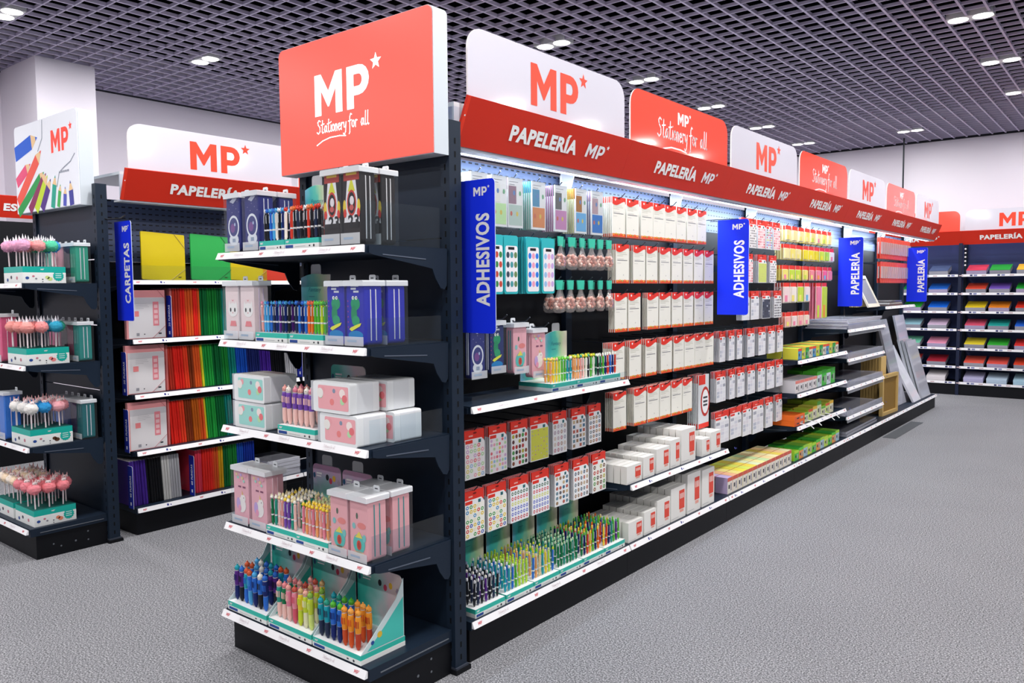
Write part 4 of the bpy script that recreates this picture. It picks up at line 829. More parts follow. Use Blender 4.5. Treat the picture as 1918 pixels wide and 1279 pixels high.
def case(body, stripe, kind, w=0.10, h=0.225, d=0.085, lid=True):
    def mk():
        o = emp('pencil_case', (0, 0, 0), (0, 0, 0), 'x', 'pencil case'); bw = w * 0.90
        b = MB(); b.prism(rrect(-bw / 2, bw / 2, 0.006, h - 0.012, 0.014, 4), 0.010, d - 0.012, M(body, 0.6), None, True); ob('case', b, o)
        b = MB()
        for yy, c in ((0.010 + (d - 0.022) * 0.36, stripe), (0.010 + (d - 0.022) * 0.66, stripe)):
            for s in (-1, 1): b.tube([(s * (bw / 2 + 0.0005), yy, 0.022), (s * (bw / 2 + 0.0012), yy, h * 0.5), (s * (bw / 2 + 0.0005), yy, h - 0.03), (s * (bw / 2 - 0.014), yy, h - 0.0125)], 0.0022, M(c, 0.5), 5)
        ob('zip_piping', b, o)
        b = MB(); motif(b, kind, bw, h, 0.0094); ob('front_print', b, o)
        b = MB(); sh = SHELL(); b.box(-w / 2, w / 2, 0.0, d, 0.0005, h - 0.004, sh, top=None, bottom=None); ob('clear_box', b, o)
        b = MB(); b.rect(-w / 2 + 0.001, w / 2 - 0.001, 0.004, h * 0.16, -0.0004, clear('box_label', 'dfe8f0', 0.55)); lines(b, w * 0.8, h * 0.075, h * 0.085, -0.0008, M('9fb2c8', 0.5), 1, 1.0, 0.008); ob('box_label', b, o)
        if lid:
            b = MB(); b.prism(rrect(-w / 2 - 0.001, w / 2 + 0.001, h - 0.016, h + 0.004, 0.005, 3, '0011'), -0.001, d + 0.001, clear('lid', 'eef2f4', 0.75, 0.2)); ob('lid', b, o)
            b = MB(); b.prism(rrect(-0.016, 0.016, h + 0.004, h + 0.024, 0.006, 3, '0011'), d - 0.012, d - 0.010, clear('lid', 'eef2f4', 0.75, 0.2)); b.rect(-0.008, 0.008, h + 0.010, h + 0.014, d - 0.0125, M('3a3d44', 0.6)); ob('hang_tab', b, o)
        return o
    return mk
def cases(base, z, xs, ys, spec, desc, grp):
    for j, y in enumerate(ys):
        for i, x in enumerate(xs):
            put(('case',) + spec, case(*spec), base(x, y, z), base.rot(random.uniform(-0.015, 0.015)), f'{desc}, {("left", "right")[i]} one of the {("front pair", "pair behind", "third pair")[j]}', grp)
X = lambda v: v + 0.915
ZT = 0.0365
# tier 1
NAVY, CHAR = '262e78', '241f22'
cases(END, ZE[0], (X(-0.822), X(-0.694)), (0.02, 0.115), (NAVY, 'dfe4ee', 'astro', 0.108, 0.232), 'navy astronaut pencil case on the endcap top shelf', 'astronaut pencil cases')
cases(END, ZE[0], (X(-0.20), X(-0.094)), (0.02, 0.115), (CHAR, 'e8e4e6', 'race', 0.104, 0.265), 'racing pencil case numbered 23 on the endcap top shelf', 'racing pencil cases')
put(('tray', .16, 0), pen_tray(0.160, 0.22, 0.262, 0), END(X(-0.555), 0.02, ZE[0]), END.rot(), 'teal pen tray with riser card beside the astronaut cases, endcap top shelf', 'endcap pen trays')
put(('tray', .2, 1, 'n'), pen_tray(0.205, 0.22, 0.05, 0, False), END(X(-0.370), 0.02, ZE[0]), END.rot(), 'teal pen tray beside the racing cases, endcap top shelf', 'endcap pen trays')
K = ('23252c', ('animal', '1c1e24'))
pens(END, X(-0.555), 0.04, ZE[0] + ZT, (8, 2), 0.0185, 0.05, lambda i, j: [('23252c', ('animal', 'e8e8ec')), ('23252c', ('animal', '2f6fd0')), ('2f6fd0', ('animal', '4fa8e0')), ('4fa8e0', ('animal', '2f6fd0')), ('f4f0e6', ('animal', '4fa8e0')), ('23252c', ('animal', 'e8e8ec')), ('1b2a6b', ('animal', '4fa8e0')), ('f4f0e6', ('animal', 'd8402f'))][(i + j) % 8], 'left tray, endcap top shelf', grp='pens on the endcap top shelf')
pens(END, X(-0.370), 0.04, ZE[0] + ZT, (9, 3), 0.021, 0.045, lambda i, j: [('d8402f', ('animal', 'e88a5a')), ('23252c', ('animal', 'd8402f')), ('23252c', ('animal', 'e8702a')), ('23252c', ('animal', 'e8e8ec')), ('2a3550', ('animal', 'd8402f'))][(i * 2 + j) % 5], 'right tray, endcap top shelf', grp='pens on the endcap top shelf')
# tier 2
cases(END, ZE[1], (X(-0.850), X(-0.742)), (0.02,), ('f3dedf', 'd8c8e0', 'cat', 0.105, 0.235), 'pale pink kitten pencil case on the second endcap shelf', 'kitten pencil cases')
cases(END, ZE[1], (X(-0.192), X(-0.086)), (0.02, 0.13), ('2a2fb0', 'f4f0f6', 'dino', 0.104, 0.228, 0.10), 'blue dinosaur pencil case on the second endcap shelf', 'dinosaur pencil cases')
put(('tray', .2, 0), pen_tray(0.205, 0.22, 0.262, 0), END(X(-0.575), 0.02, ZE[1]), END.rot(), 'teal pen tray with riser card beside the kitten cases, second endcap shelf', 'endcap pen trays')
put(('tray', .2, 1, 'n'), None, END(X(-0.358), 0.02, ZE[1]), END.rot(), 'teal pen tray beside the dinosaur cases, second endcap shelf', 'endcap pen trays')
pens(END, X(-0.575), 0.045, ZE[1] + ZT, (10, 2), 0.019, 0.06, lambda i, j: [('f0a8a0', ('star', 'f090a8')), ('4fa8e0', ('star', '4fb8e0')), ('4fa8e0', ('star', '2f6fd0')), ('2f6fd0', ('star', '4fa8e0')), ('2a3550', ('star', '4fa8e0')), ('1b2a6b', ('star', '2f6fd0')), ('5a2a86', ('star', '4fa8e0')), ('2a3550', ('star', '2f6fd0')), ('1b2a6b', ('star', '4fa8e0')), ('23252c', ('star', '2f6fd0'))][i], 'left tray, second endcap shelf', grp='pens on the second endcap shelf')
pens(END, X(-0.358), 0.045, ZE[1] + ZT, (10, 2), 0.019, 0.06, lambda i, j: [('2a3550', ('animal', '2f6fd0')), ('2f6fd0', ('animal', '1b2a6b')), ('1b2a6b', ('animal', '2f6fd0')), ('2f6fd0', ('animal', '4fa8e0')), ('e8702a', ('animal', 'e86a4a')), ('e8702a', ('animal', 'e86a4a')), ('58b83a', ('animal', '6ac84a')), ('58b83a', ('animal', '6ac84a')), ('c8d83a', ('animal', '6ac84a')), ('58b83a', ('animal', '3a9a4a'))][i], 'right tray, second endcap shelf', grp='pens on the second endcap shelf')
# tier 3: white keepsake boxes
def keep(c1, c2, w=0.21, h=0.108, d=0.15):
    def mk():
        o = emp('keepsake_box', (0, 0, 0), (0, 0, 0), 'x', 'gift box')
        b = MB(); b.prism(rrect(-w / 2, w / 2, 0, h - 0.002, 0.008, 3), 0, d, M('eef0f2', 0.4), None); b.prism(rrect(w / 2 - 0.075 + 0.03, w / 2 + 0.001, 0.002, h - 0.004, 0.006, 3), 0.03, d - 0.03, M('e6e8ec', 0.4)); ob('box', b, o)
        b = MB(); b.decal(rrect(-w * 0.36, w * 0.46, 0.012, h - 0.014, 0.006, 3), -0.0005, gradient(f'keep_{c1}', [c1, c2, 'f4e0e2'], 0))
        for cx, cz, r, c in ((-0.30, 0.62, 0.018, 'f0ece8'), (-0.29, 0.56, 0.013, '9ad0a8'), (-0.22, 0.72, 0.012, 'f0a8b0'), (0.02, 0.36, 0.012, 'ee8a8a'), (0.30, 0.66, 0.016, 'f8e8e4'), (0.36, 0.50, 0.014, 'e87a80'), (0.30, 0.40, 0.012, 'b8e0b0'), (0.08, 0.72, 0.008, '8a98b0')): b.ell(cx * w, cz * h, r, r, -0.0009 - 0.0001 * abs(cx), M(c, 0.5), 12)
        ob('front_print', b, o)
        b = MB(); b.box(-w / 2 - 0.016, -w / 2 + 0.001, 0.002, d - 0.002, 0.002, h - 0.002, clear('side_flap', 'eef2f6', 0.4)); ob('clear_side', b, o)
        b = MB(); x = w / 2 + 0.0004; b.poly([(x, 0.055, 0.035), (x, 0.095, 0.035), (x, 0.095, 0.075), (x, 0.055, 0.075)], M('d4d8de', 0.4)); b.poly([(x + 0.0004, 0.060, 0.040), (x + 0.0004, 0.090, 0.040), (x + 0.0004, 0.090, 0.070), (x + 0.0004, 0.060, 0.070)], M('f2f3f5', 0.4)); ob('latch', b, o)
        return o
    return mk
for i in (0, 1): put('keepA', keep('9adcd4', 'cfe6e2', 0.215), END(X(-0.735 + 0.004 * i), 0.022 - 0.004 * i, ZE[2] + 0.109 * i), END.rot(-0.02 if i else 0), f'white keepsake box with mint picture, {("lower", "upper")[i]} one, left stack, third endcap shelf', 'keepsake boxes')
for j in (0, 1):
    for i in (0, 1): put('keepB', keep('f4a8b0', 'f2d4d8', 0.205, 0.112, 0.135), END(X(-0.172 - 0.03 * i + 0.028 * j), 0.012 + 0.15 * j - 0.004 * i, ZE[2] + 0.113 * i), END.rot(0.0), f'white keepsake box with pink picture, {("lower", "upper")[i]} one, right {("front", "back")[j]} stack, third endcap shelf', 'keepsake boxes')
put(('tray', .25, 1), pen_tray(0.23, 0.26, 0.25, 1, False), END(X(-0.435), 0.022, ZE[2]), END.rot(), 'teal tray of pink multicolour pens on the third endcap shelf', 'endcap pen trays')
pens(END, X(-0.455), 0.05, ZE[2] + ZT, (6, 2), 0.034, 0.055, lambda i, j: ('7a4fb0', 'f4c8c0', ['f0a8a0', 'f4f0e6', 'e88aa0'][(i + j) % 3]), 'tray on the third endcap shelf', 'chunky', 'pens on the third endcap shelf')
# tier 4
cases(END, ZE[3], (X(-0.825), X(-0.700)), (0.02,), ('f0b4c0', 'f4d0d8', 'unicorn', 0.118, 0.240, 0.10), 'pink unicorn pencil case on the fourth endcap shelf', 'unicorn pencil cases')
cases(END, ZE[3], (X(-0.190), X(-0.082)), (0.012, 0.128), ('f3b0b6', '2f9a9a', 'camp', 0.106, 0.235, 0.105), 'pink camping pencil case on the fourth endcap shelf', 'camping pencil cases')
put(('tray', .21, 3), pen_tray(0.195, 0.23, 0.245, 2), END(X(-0.541), 0.018, ZE[3]), END.rot(), 'teal pen tray with riser card beside the unicorn cases, fourth endcap shelf', 'endcap pen trays')
put(('tray', .21, 3), None, END(X(-0.346), 0.014, ZE[3]), END.rot(), 'teal pen tray with riser card beside the camping cases, fourth endcap shelf', 'endcap pen trays')
pens(END, X(-0.541), 0.035, ZE[3] + ZT, (8, 5), 0.021, 0.032, lambda i, j: [('18784a', ('horn', 'f4f0e6')), ('2f9a86', ('horn', 'f4f0e6')), ('f4c8c0', ('horn', 'e0d0a0')), ('f0a8a0', ('horn', 'f4f0e6')), ('7a4fb0', ('horn', 'f0d040')), ('7a4fb0', ('horn', 'f4f0e6')), ('2f9a86', ('horn', 'e0d0a0')), ('f4c8c0', ('horn', 'f4f0e6'))][(i + j) % 8], 'left tray, fourth endcap shelf', grp='pens on the fourth endcap shelf')
pens(END, X(-0.346), 0.035, ZE[3] + ZT, (8, 5), 0.021, 0.032, lambda i, j: [('e88aa0', ('horn', 'f0d040')), ('f3a86a', ('horn', 'f0d040')), ('f0a8a0', ('horn', 'f0d040'))][(i + j) % 3] if j < 2 else ('f0a8a0', ('horn', 'c8d8a0')), 'right tray, fourth endcap shelf', grp='pens on the fourth endcap shelf')
# base tier
for i, (x, d) in enumerate(((-0.765, 'space'), (-0.478, 'dessert'), (-0.197, 'burger'))):
    put(('tray', 'wing'), pen_tray(0.272, 0.215, 0.262, 1, False, True), END(X(x), 0.0, ZE[4]), END.rot(), f'teal tray of chunky multicolour pens on the endcap base, {("left", "middle", "right")[i]} one', 'endcap pen trays')
pens(END, X(-0.775), 0.03, ZE[4] + ZT, (7, 3), 0.034, 0.05, lambda i, j: [('5a2a86', '1b2a6b', '24a0b0'), ('5a2a86', '23252c', '2f6fd0'), ('24a0b0', '2f6fd0', 'd8603a'), ('2f6fd0', '4fa8e0', 'd8603a'), ('2f6fd0', '1b2a6b', '4fa8e0'), ('2f6fd0', '23252c', 'f4f0e6'), ('1b2a6b', '2f6fd0', '2f6fd0')][(i + 2 * j) % 7 if j else i], 'left tray, endcap base', 'chunky', 'pens on the endcap base')
pens(END, X(-0.478), 0.03, ZE[4] + ZT, (7, 3), 0.034, 0.05, lambda i, j: [('2f9a86', 'f4c8c0', 'f0a8a0'), ('18784a', 'f4c8c0', 'e88a90'), ('e88aa0', 'f4c8c0', 'f0a8a0'), ('e88aa0', 'd85a70', 'c8584a'), ('f0d040', 'c8d83a', 'd8b07a'), ('c8d83a', 'e8e4c0', 'f0b0a0'), ('c8d83a', 'd8e880', '8ab84a')][i] if j < 2 or 1 < i < 5 else None, 'middle tray, endcap base', 'chunky', 'pens on the endcap base')
pens(END, X(-0.205), 0.025, ZE[4] + ZT, (7, 2), 0.034, 0.055, lambda i, j: [('24a0b0', '2a3550', '24a0b0'), ('24a0b0', '2a3550', '2f9a86'), ('2f6fd0', '1b2a6b', '58b83a'), ('2f6fd0', '1b2a6b', '58b83a'), ('f09a30', 'c8502a', 'f0a040'), ('f09a30', 'd85a2a', 'f0a850'), ('f09a30', 'b8402a', 'f0a040')][i], 'right tray, endcap base', 'chunky', 'pens on the endcap base')

# ================================================================== long run: goods on shelves
ZS = 1.037
for i, (x, sp, z, d) in enumerate(((0.125, (NAVY, 'dfe4ee', 'astro', 0.10, 0.225, 0.05), 1.128, 'navy astronaut'), (0.250, ('22306a', 'e0e0ea', 'dino', 0.10, 0.225, 0.05), 1.140, 'navy dinosaur'), (0.408, ('f2b2bc', '2f9a9a', 'camp', 0.105, 0.225, 0.06), 1.125, 'pink camping'), (0.545, ('f0b0ba', 'f4d0d8', 'unicorn', 0.11, 0.225, 0.06), 1.095, 'pink unicorn'))):
    put(('case',) + sp, case(*sp), MAIN(x, 0.09, z), MAIN.rot(0.0), f'hanging {d} pencil case, {nth(i)} from the blue blade above the acrylic fenced shelf', 'hanging pencil cases')
    hk(x, z + 0.232, 0.40)
put(('tray', .2, 0, 's'), pen_tray(0.195, 0.19, 0.255, 0), MAIN(0.64, 0.025, ZS), MAIN.rot(), 'teal tray of pastel pens on the acrylic fenced shelf, nearest the hanging cases', 'shelf pen trays')
put(('tray', .2, 0, 's'), None, MAIN(0.838, 0.025, ZS), MAIN.rot(), 'teal tray of peach and green pens, middle of the acrylic fenced shelf', 'shelf pen trays')
put(('tray', .2, 1, 's2'), pen_tray(0.195, 0.19, 0.05, 0, False), MAIN(1.036, 0.025, ZS), MAIN.rot(), 'teal tray of dark and red pens at the far end of the acrylic fenced shelf', 'shelf pen trays')
mp = [('f3a86a', 'e8d060'), ('f0d040', 'e8d060'), ('f0d040', 'f0b8a0'), ('b8e04a', '6ac84a'), ('58b83a', '6ac84a'), ('58b83a', '8ad84a'), ('24a0b0', '6ac84a'), ('24a0b0', 'f4f0e6')]
pens(MAIN, 0.64, 0.045, ZS + ZT, (8, 2), 0.022, 0.03, lambda i, j: (mp[i][0], ('animal', mp[i][1])), 'first tray, acrylic fenced shelf', grp='pens on the side shelf', sc=0.80)
mq = ['f3a86a', 'f3a86a', 'f0a8a0', 'f4c8c0', 'f4f0e6', '23252c', '58b83a', 'f4f0e6']
pens(MAIN, 0.838, 0.045, ZS + ZT, (8, 2), 0.022, 0.03, lambda i, j: (mq[i], ('animal', ['f0d040', 'c8d83a', '2f9a86'][i % 3])), 'second tray, acrylic fenced shelf', grp='pens on the side shelf', sc=0.80)
mr = ['23252c', '18784a', '58b83a', '1b2a6b', 'd8402f', '2f6fd0', '1b2a6b', 'd8402f']
pens(MAIN, 1.036, 0.045, ZS + ZT, (8, 2), 0.022, 0.03, lambda i, j: (mr[i], ('cap', 'f4f0e6')), 'third tray, acrylic fenced shelf', grp='pens on the side shelf', sc=0.80)
# base row of pen trays
ZB = 0.168
bx = [0.105, 0.305, 0.500, 0.695, 0.890, 1.085]
for i, x in enumerate(bx):
    put(('tray', 'base'), pen_tray(0.19, 0.29, 0.26, 0, False), MAIN(x, 0.025, ZB), MAIN.rot(), f'teal pen tray with shimmering riser card, {nth(i)} along the base by the endcap post', 'base pen trays')
pal = [[('23252c', ('cap', 'e8e8ec')), ('2a3550', ('cap', 'e8e8ec')), ('23252c', ('cap', '9aa8c8')), ('5a2a86', ('cap', 'f4f0e6'))], [('24a0b0', ('cap', 'e8f0f0')), ('24a0b0', ('cap', 'f4f0e6')), ('2f6fd0', ('cap', 'e8f0f0')), ('58b83a', ('cap', 'b8e04a')), ('b8e04a', ('cap', 'c8d83a')), ('b8e04a', ('cap', 'b8e04a'))],
       [('2f6fd0', ('cap', 'c8d83a')), ('f3a86a', ('cap', 'e8d0a0')), ('e0d0a0', ('cap', 'c8d83a')), ('24a0b0', ('cap', '58b83a')), ('f0d040', ('cap', 'e8d0a0')), ('b8e04a', ('cap', 'c8d8a0'))], [('18784a', ('cap', 'a8d8b0')), ('18784a', ('cap', 'c8e0b8')), ('2f9a86', ('cap', 'b8d8b0'))],
       [('18784a', ('cap', '3aa86a')), ('1b2a6b', ('cap', '58b83a')), ('d8402f', ('cap', 'e0d0a0')), ('f0d040', ('cap', 'f0d040')), ('58b83a', ('cap', '58b83a')), ('1b2a6b', ('cap', '2f9a86')), ('e8702a', ('cap', 'f0d040'))], [('f0d040', ('cap', 'e0d0a0')), ('d8402f', ('cap', 'e8702a')), ('1b2a6b', ('cap', '58b83a')), ('2f9a86', ('cap', '2f9a86')), ('58b83a', ('cap', '58b83a')), ('5a2a86', ('cap', '2f9a86')), ('58b83a', ('cap', '6ac84a'))]]
for t, x in enumerate(bx):
    pens(MAIN, x, 0.05, ZB + ZT, (7, 6), 0.0245, 0.036, lambda i, j: pal[t][(i + (j // 2) * (t % 2)) % len(pal[t])] if t != 1 else pal[t][min(i, 5)], f'{nth(t)} base tray', grp=f'pens in the {nth(t)} base tray', sc=0.84, tilt=0.04)
# boxes of white label cards, red printed
def cardbox(w, h, d, tilt=0.0):
    def mk():
        o = emp('label_box', (0, 0, 0), (0, 0, 0), 'x', 'label box')
        b = MB(); b.box(-w / 2, w / 2, 0, d, 0, h, M('f0eeea', 0.45)); ob('carton', b, o)
        b = MB(); b.rect(w * 0.05, w * 0.42, h * 0.28, h * 0.86, -0.0006, M('e8503f', 0.4)); b.rect(w * 0.10, w * 0.36, h * 0.18, h * 0.26, -0.0006, M('f0a898', 0.4))
        for i in range(3): b.rect(w * (0.10 + 0.10 * i), w * (0.17 + 0.10 * i), h * 0.60, h * 0.76, -0.001, M('f7d0c8', 0.4))
        b.rect(-w * 0.46, w * 0.02, h * 0.06, h * 0.075, -0.0006, M('c4c2c4', 0.5)); ob('red_print', b, o); return o
    return mk
def boxrow(z, items, d, where, step):
    for i, (x, w, h, n) in enumerate(items):
        for j in range(n): put(('cb', w, h), cardbox(w, h, step * 0.86), MAIN(x, 0.03 + step * j, z + 0.0005), MAIN.rot(), f'white label box, {nth(i)} group along {where}, {"front one" if j == 0 else nth(j) + " behind"}', 'white label boxes')
boxrow(0.480, [(1.285, 0.155, 0.095, 6), (1.44, 0.12, 0.115, 6), (1.60, 0.15, 0.135, 6), (1.745, 0.115, 0.16, 7), (1.91, 0.18, 0.20, 7), (2.145, 0.11, 0.105, 4), (2.285, 0.14, 0.13, 4)], 0.3, 'the shelf under the white packs', 0.042)
boxrow(ZB, [(1.30, 0.15, 0.105, 6), (1.455, 0.13, 0.125, 6), (1.61, 0.15, 0.155, 7), (1.785, 0.18, 0.19, 7), (1.985, 0.17, 0.235, 6), (2.18, 0.17, 0.225, 3)], 0.3, 'the base under the white packs', 0.045)
# small note boxes: red band, pale front with dark marks
def notebox(w, h, d, top, band, body):
    def mk():
        o = emp('note_box', (0, 0, 0), (0, 0, 0), 'x', 'note box')
        b = MB(); b.box(-w / 2, w / 2, 0, d, 0, h, M(body, 0.45), top=M(top, 0.45), left=M(top, 0.5)); ob('carton', b, o)
        b = MB(); b.rect(-w / 2, w / 2, h * 0.76, h, -0.0006, M(band, 0.4)); b.rect(-w * 0.3, -w * 0.05, h * 0.3, h * 0.55, -0.0006, M('3a3c44', 0.5)); b.rect(w * 0.08, w * 0.34, h * 0.16, h * 0.62, -0.0006, M('a8a4a8', 0.5)); ob('front_print', b, o); return o
    return mk
cols = ['c8b4dc', 'f0b890', 'f0e08a', 'e8dc50', 'd8e06a', 'f0d85a', 'e0e8c0', 'f0e8a0', 'c8e0a8', 'f2d8a0', 'f0e4b0', 'e8d060', 'f0c890', 'e8e0b0']
for i in range(14):
    for j in range(3): put(('nb', i), notebox(0.078, 0.105, 0.085, cols[i], 'd8604f', 'efe8dc'), MAIN(2.515 + 0.083 * i, 0.035 + 0.09 * j, ZB + 0.0005), MAIN.rot(), f'red banded note box, base of the numbered sheet bay, {nth(i)} along, {["front", "second", "third"][j]} in depth', 'note boxes on the base')
GR = ['e8e04a', '3a9ad8', '58c83a', 'f09a3a', '2f6fd0', 'e8d83a', 'd8504a', '8ad04a', 'f0c03a', '4ab0a8', 'b8dc4a', '6a5ac0']
def row3(z, x0, n, w, hs, tops, bands, bodies, nm):
    for i in range(n):
        for j in range(2): put(('r3', nm, i % 4, hs[i % len(hs)]), notebox(w * 0.95, hs[i % len(hs)], 0.12, tops[i % len(tops)], bands[i % len(bands)], bodies[i % len(bodies)]), MAIN(x0 + w * i, 0.04 + 0.125 * j, z + 0.0005), MAIN.rot(), f'{nm}, {nth(i)} along, {("front", "behind")[j]}', nm)
row3(0.945, 3.80, 12, 0.083, (0.085,), ['e8e04a', '4ab04a', 'f0903a', 'e8d83a'], ['e8503f', 'd8c83a', '3a9a4a', 'e8602f'], ['4a9ad0', 'd8e04a', '3ab05a', 'e8e0d0'], 'colourful note carton on the upper yellow bay shelf')
row3(0.690, 3.76, 5, 0.10, (0.095,), ['d8d4d8'], ['e88a80'], ['ece4e4', 'e4e0e4'], 'pale note carton on the middle yellow bay shelf'); row3(0.690, 4.27, 4, 0.115, (0.125, 0.13), ['58c83a'], ['4ab83a', '3ea83a'], ['d0d8e4', '4ac04a'], 'green note carton on the middle yellow bay shelf')
for i in range(2): put('orangebox', notebox(0.22, 0.040, 0.20, 'f0702a', 'f0702a', 'e8602a'), MAIN(3.79, 0.03, 0.4405 + 0.041 * i), MAIN.rot(), f'orange carton at the near end of the lower yellow bay shelf, {("lower", "upper")[i]}', 'orange cartons')
row3(0.440, 3.96, 7, 0.105, (0.075, 0.09, 0.10, 0.13), ['b8dc4a', 'c8d84a', 'd8d05a'], ['58a83a', 'd85a3a', 'e8b83a'], ['d8dcb0', 'c8dc8a', 'e0dcc0'], 'lime note carton on the lower yellow bay shelf')
row3(ZB, 3.76, 11, 0.101, (0.075, 0.085, 0.09, 0.085), ['a8dc3a', '4ac04a', '8ad04a', 'c8e04a'], ['b8e03a', '58c83a', 'a8d83a'], ['58c84a', 'f0a05a', 'a8c8d8', 'c8e05a'], 'green and yellow note carton on the base of the yellow bay')
def prong():
    o = emp('price_prong', (0, 0, 0), (0, 0, 0), 'x', 'price prong'); b = MB(); b.tube([(0, 0.10, 0.004), (0, -0.05, -0.008), (0, -0.075, -0.03)], 0.004, WHITE(), 5); ob('wire', b, o); return o
for i, x in enumerate((3.80, 3.98, 4.30, 4.43)): put('prong', prong, MAIN(x, -0.001, 0.452), MAIN.rot(), f'white price prong sticking out of the lower yellow bay shelf, {nth(i)} along', 'price prongs')
# flat glass tray bay: grey flat panels lying on shallow shelves
def flatp(w, d, h, c, edge):
    def mk():
        o = emp('flat_panel', (0, 0, 0), (0, 0, 0), 'x', 'flat panel'); b = MB(); b.box(-w / 2, w / 2, 0, d, 0, h, M(edge, 0.3), top=M(c, 0.12)); ob('board', b, o)
        b = MB(); b.box(-w / 2 - 0.002, w / 2 + 0.002, -0.002, d + 0.002, h * 0.1, h + 0.0015, clear('wrap', 'f6f6fa', 0.14, 0.08)); ob('plastic_wrap', b, o); return o
    return mk
for k, (z, n, tl) in enumerate(((1.127, 6, 0.0), (0.868, 3, 0.0), (0.615, 3, 0.0), (0.355, 2, 0.0))):
    for i in range(n):
        s = 1.15 - 0.05 * (i % 2)
        put(('fp', i % 2, k % 2), flatp(s, 0.36, 0.012, ['e2e2ea', 'cacad4'][(i + k) % 2], 'e6e3ec'), MAIN(5.52 + 0.01 * i, 0.025 + 0.004 * i, z + 0.001 + 0.0145 * i), MAIN.rot(random.uniform(-0.02, 0.02)), f'grey wrapped flat panel, {nth(k)} shelf of the glass tray bay, {nth(i)} from the bottom', 'flat panels')
    b = MB(); b.prismx([(0.006, z - 0.055), (0.010, z - 0.055), (0.020, z + 0.05), (0.016, z + 0.05)], 4.94, 6.10, clear('tray_front', 'd8d8e4', 0.25, 0.06)); t = ob('clear_tray_front', b, None, (0, 0, 0), (0, 0, PI / 2), f'clear plastic tray front along the {nth(k)} shelf of the glass tray bay', 'tray front', 'clear tray fronts')
for i in range(2): put(('fpb',), flatp(1.05, 0.34, 0.02, '6a6a74', '8a8a94'), MAIN(5.50, 0.03 + 0.01 * i, ZB + 0.001 + 0.0225 * i), MAIN.rot(0.02), f'dark wrapped flat panel on the base of the glass tray bay, {("lower", "upper")[i]}', 'dark flat panels')
# canvases, frames
def canvas(w, h, t, face, edge, inner=None, wrap=False):
    def mk():
        o = emp('art_canvas', (0, 0, 0), (0, 0, 0), 'x', 'canvas'); b = MB()
        if inner:
            f = 0.035
            b.box(-w / 2, w / 2, 0, t, 0, f, M(edge, 0.5)); b.box(-w / 2, w / 2, 0, t, h - f, h, M(edge, 0.5)); b.box(-w / 2, -w / 2 + f, 0, t, f, h - f, M(edge, 0.5)); b.box(w / 2 - f, w / 2, 0, t, f, h - f, M(edge, 0.5)); ob('frame', b, o)
            b = MB(); b.box(-w / 2 + f, w / 2 - f, t * 0.5, t * 0.6, f, h - f, M(inner, 0.6)); ob('panel', b, o)
        else:
            b.box(-w / 2, w / 2, 0, t, 0, h, M(edge, 0.5), front=M(face, 0.5)); ob('stretcher', b, o)
        if wrap: b = MB(); b.box(-w / 2 - 0.002, w / 2 + 0.002, -0.002, t + 0.002, 0.0005, h + 0.002, clear('wrap', 'f6f6fa', 0.14, 0.08)); ob('plastic_wrap', b, o)
        return o
    return mk
def lean(key, mk, x, y, z, rx, rz, lab, grp):
    o = put(key, mk, MAIN(x, y, z), (0, 0, 0), lab, grp); o.rotation_euler = (Matrix.Rotation(MAIN.r + rz, 4, 'Z') @ Matrix.Rotation(rx, 4, 'X')).to_euler(); return o
put('cvw', canvas(0.52, 0.42, 0.035, 'a8863a', 'c8a86a', '8a6a30'), MAIN(6.62, 0.06, ZB + 0.001), MAIN.rot(-0.05), 'wooden frame back standing on the base of the canvas bay', 'wooden frames')
for i in range(7): put('cvs', canvas(0.20, 0.60, 0.028, 'd8b878', 'caa868', None), MAIN(6.60 + 0.012 * i, 0.13 + 0.032 * i, ZB + 0.001), MAIN.rot(0.0), f'pale wooden stretcher bar pack behind the wooden frame, {nth(i)} from the front', 'stretcher packs')
for i, (x, y, c, e, ww, hh, rx, nm) in enumerate(((7.80, 0.05, 'f4f3f6', 'e8e7ec', 0.34, 0.70, -0.46, 'white canvas'), (8.26, 0.05, 'c0c0c8', 'd4d4da', 0.44, 0.70, -0.27, 'lavender grey canvas'), (8.22, 0.085, '98a0a4', 'b8bcc0', 0.44, 0.71, -0.265, 'grey green canvas'), (8.18, 0.12, 'b4babc', 'c4c8cc', 0.44, 0.72, -0.26, 'pale grey canvas'), (7.44, 0.13, 'b4b4be', 'c4c4cc', 0.36, 0.98, -0.24, 'tall grey canvas'), (8.30, 0.175, 'c2bccb', 'd0ced8', 0.44, 1.0, -0.215, 'tall lavender canvas'))):
    lean(('cv', i), canvas(ww, hh, 0.022, c, e, None, True), x, y, ZB + 0.004, rx, 0.0, f'{nm} leaning at the far end of the base past the wooden frame', 'leaning canvases')
lean('frm', canvas(0.40, 0.34, 0.016, '', 'd8cfc0', '7c7c88'), 5.98, 0.07, 1.304, -0.45, 0, 'cream picture frame with grey print leaning on the high far shelf', 'picture frames')
for i in range(4): lean(('frs', i % 2), canvas(0.36, 0.36, 0.012, 'c8b070', ['d8c070', 'b89a50'][i % 2], None), 5.93, 0.17 + 0.02 * i, 1.304, -0.22, 0, f'gold edged frame behind the cream picture frame, {nth(i)} back', 'gold frames')
for i in range(3): put(('frf', i), flatp(0.55, 0.34, 0.014, ['e8e0d8', '5a2a24', 'f0ece8'][i], ['5a2a24', 'e0d8d0', '3a2420'][i]), MAIN(6.62, 0.03, 1.3035 + 0.0175 * i), MAIN.rot(0.02 * i), f'flat framed print lying on the high far shelf, {nth(i)} from the bottom', 'flat framed prints')

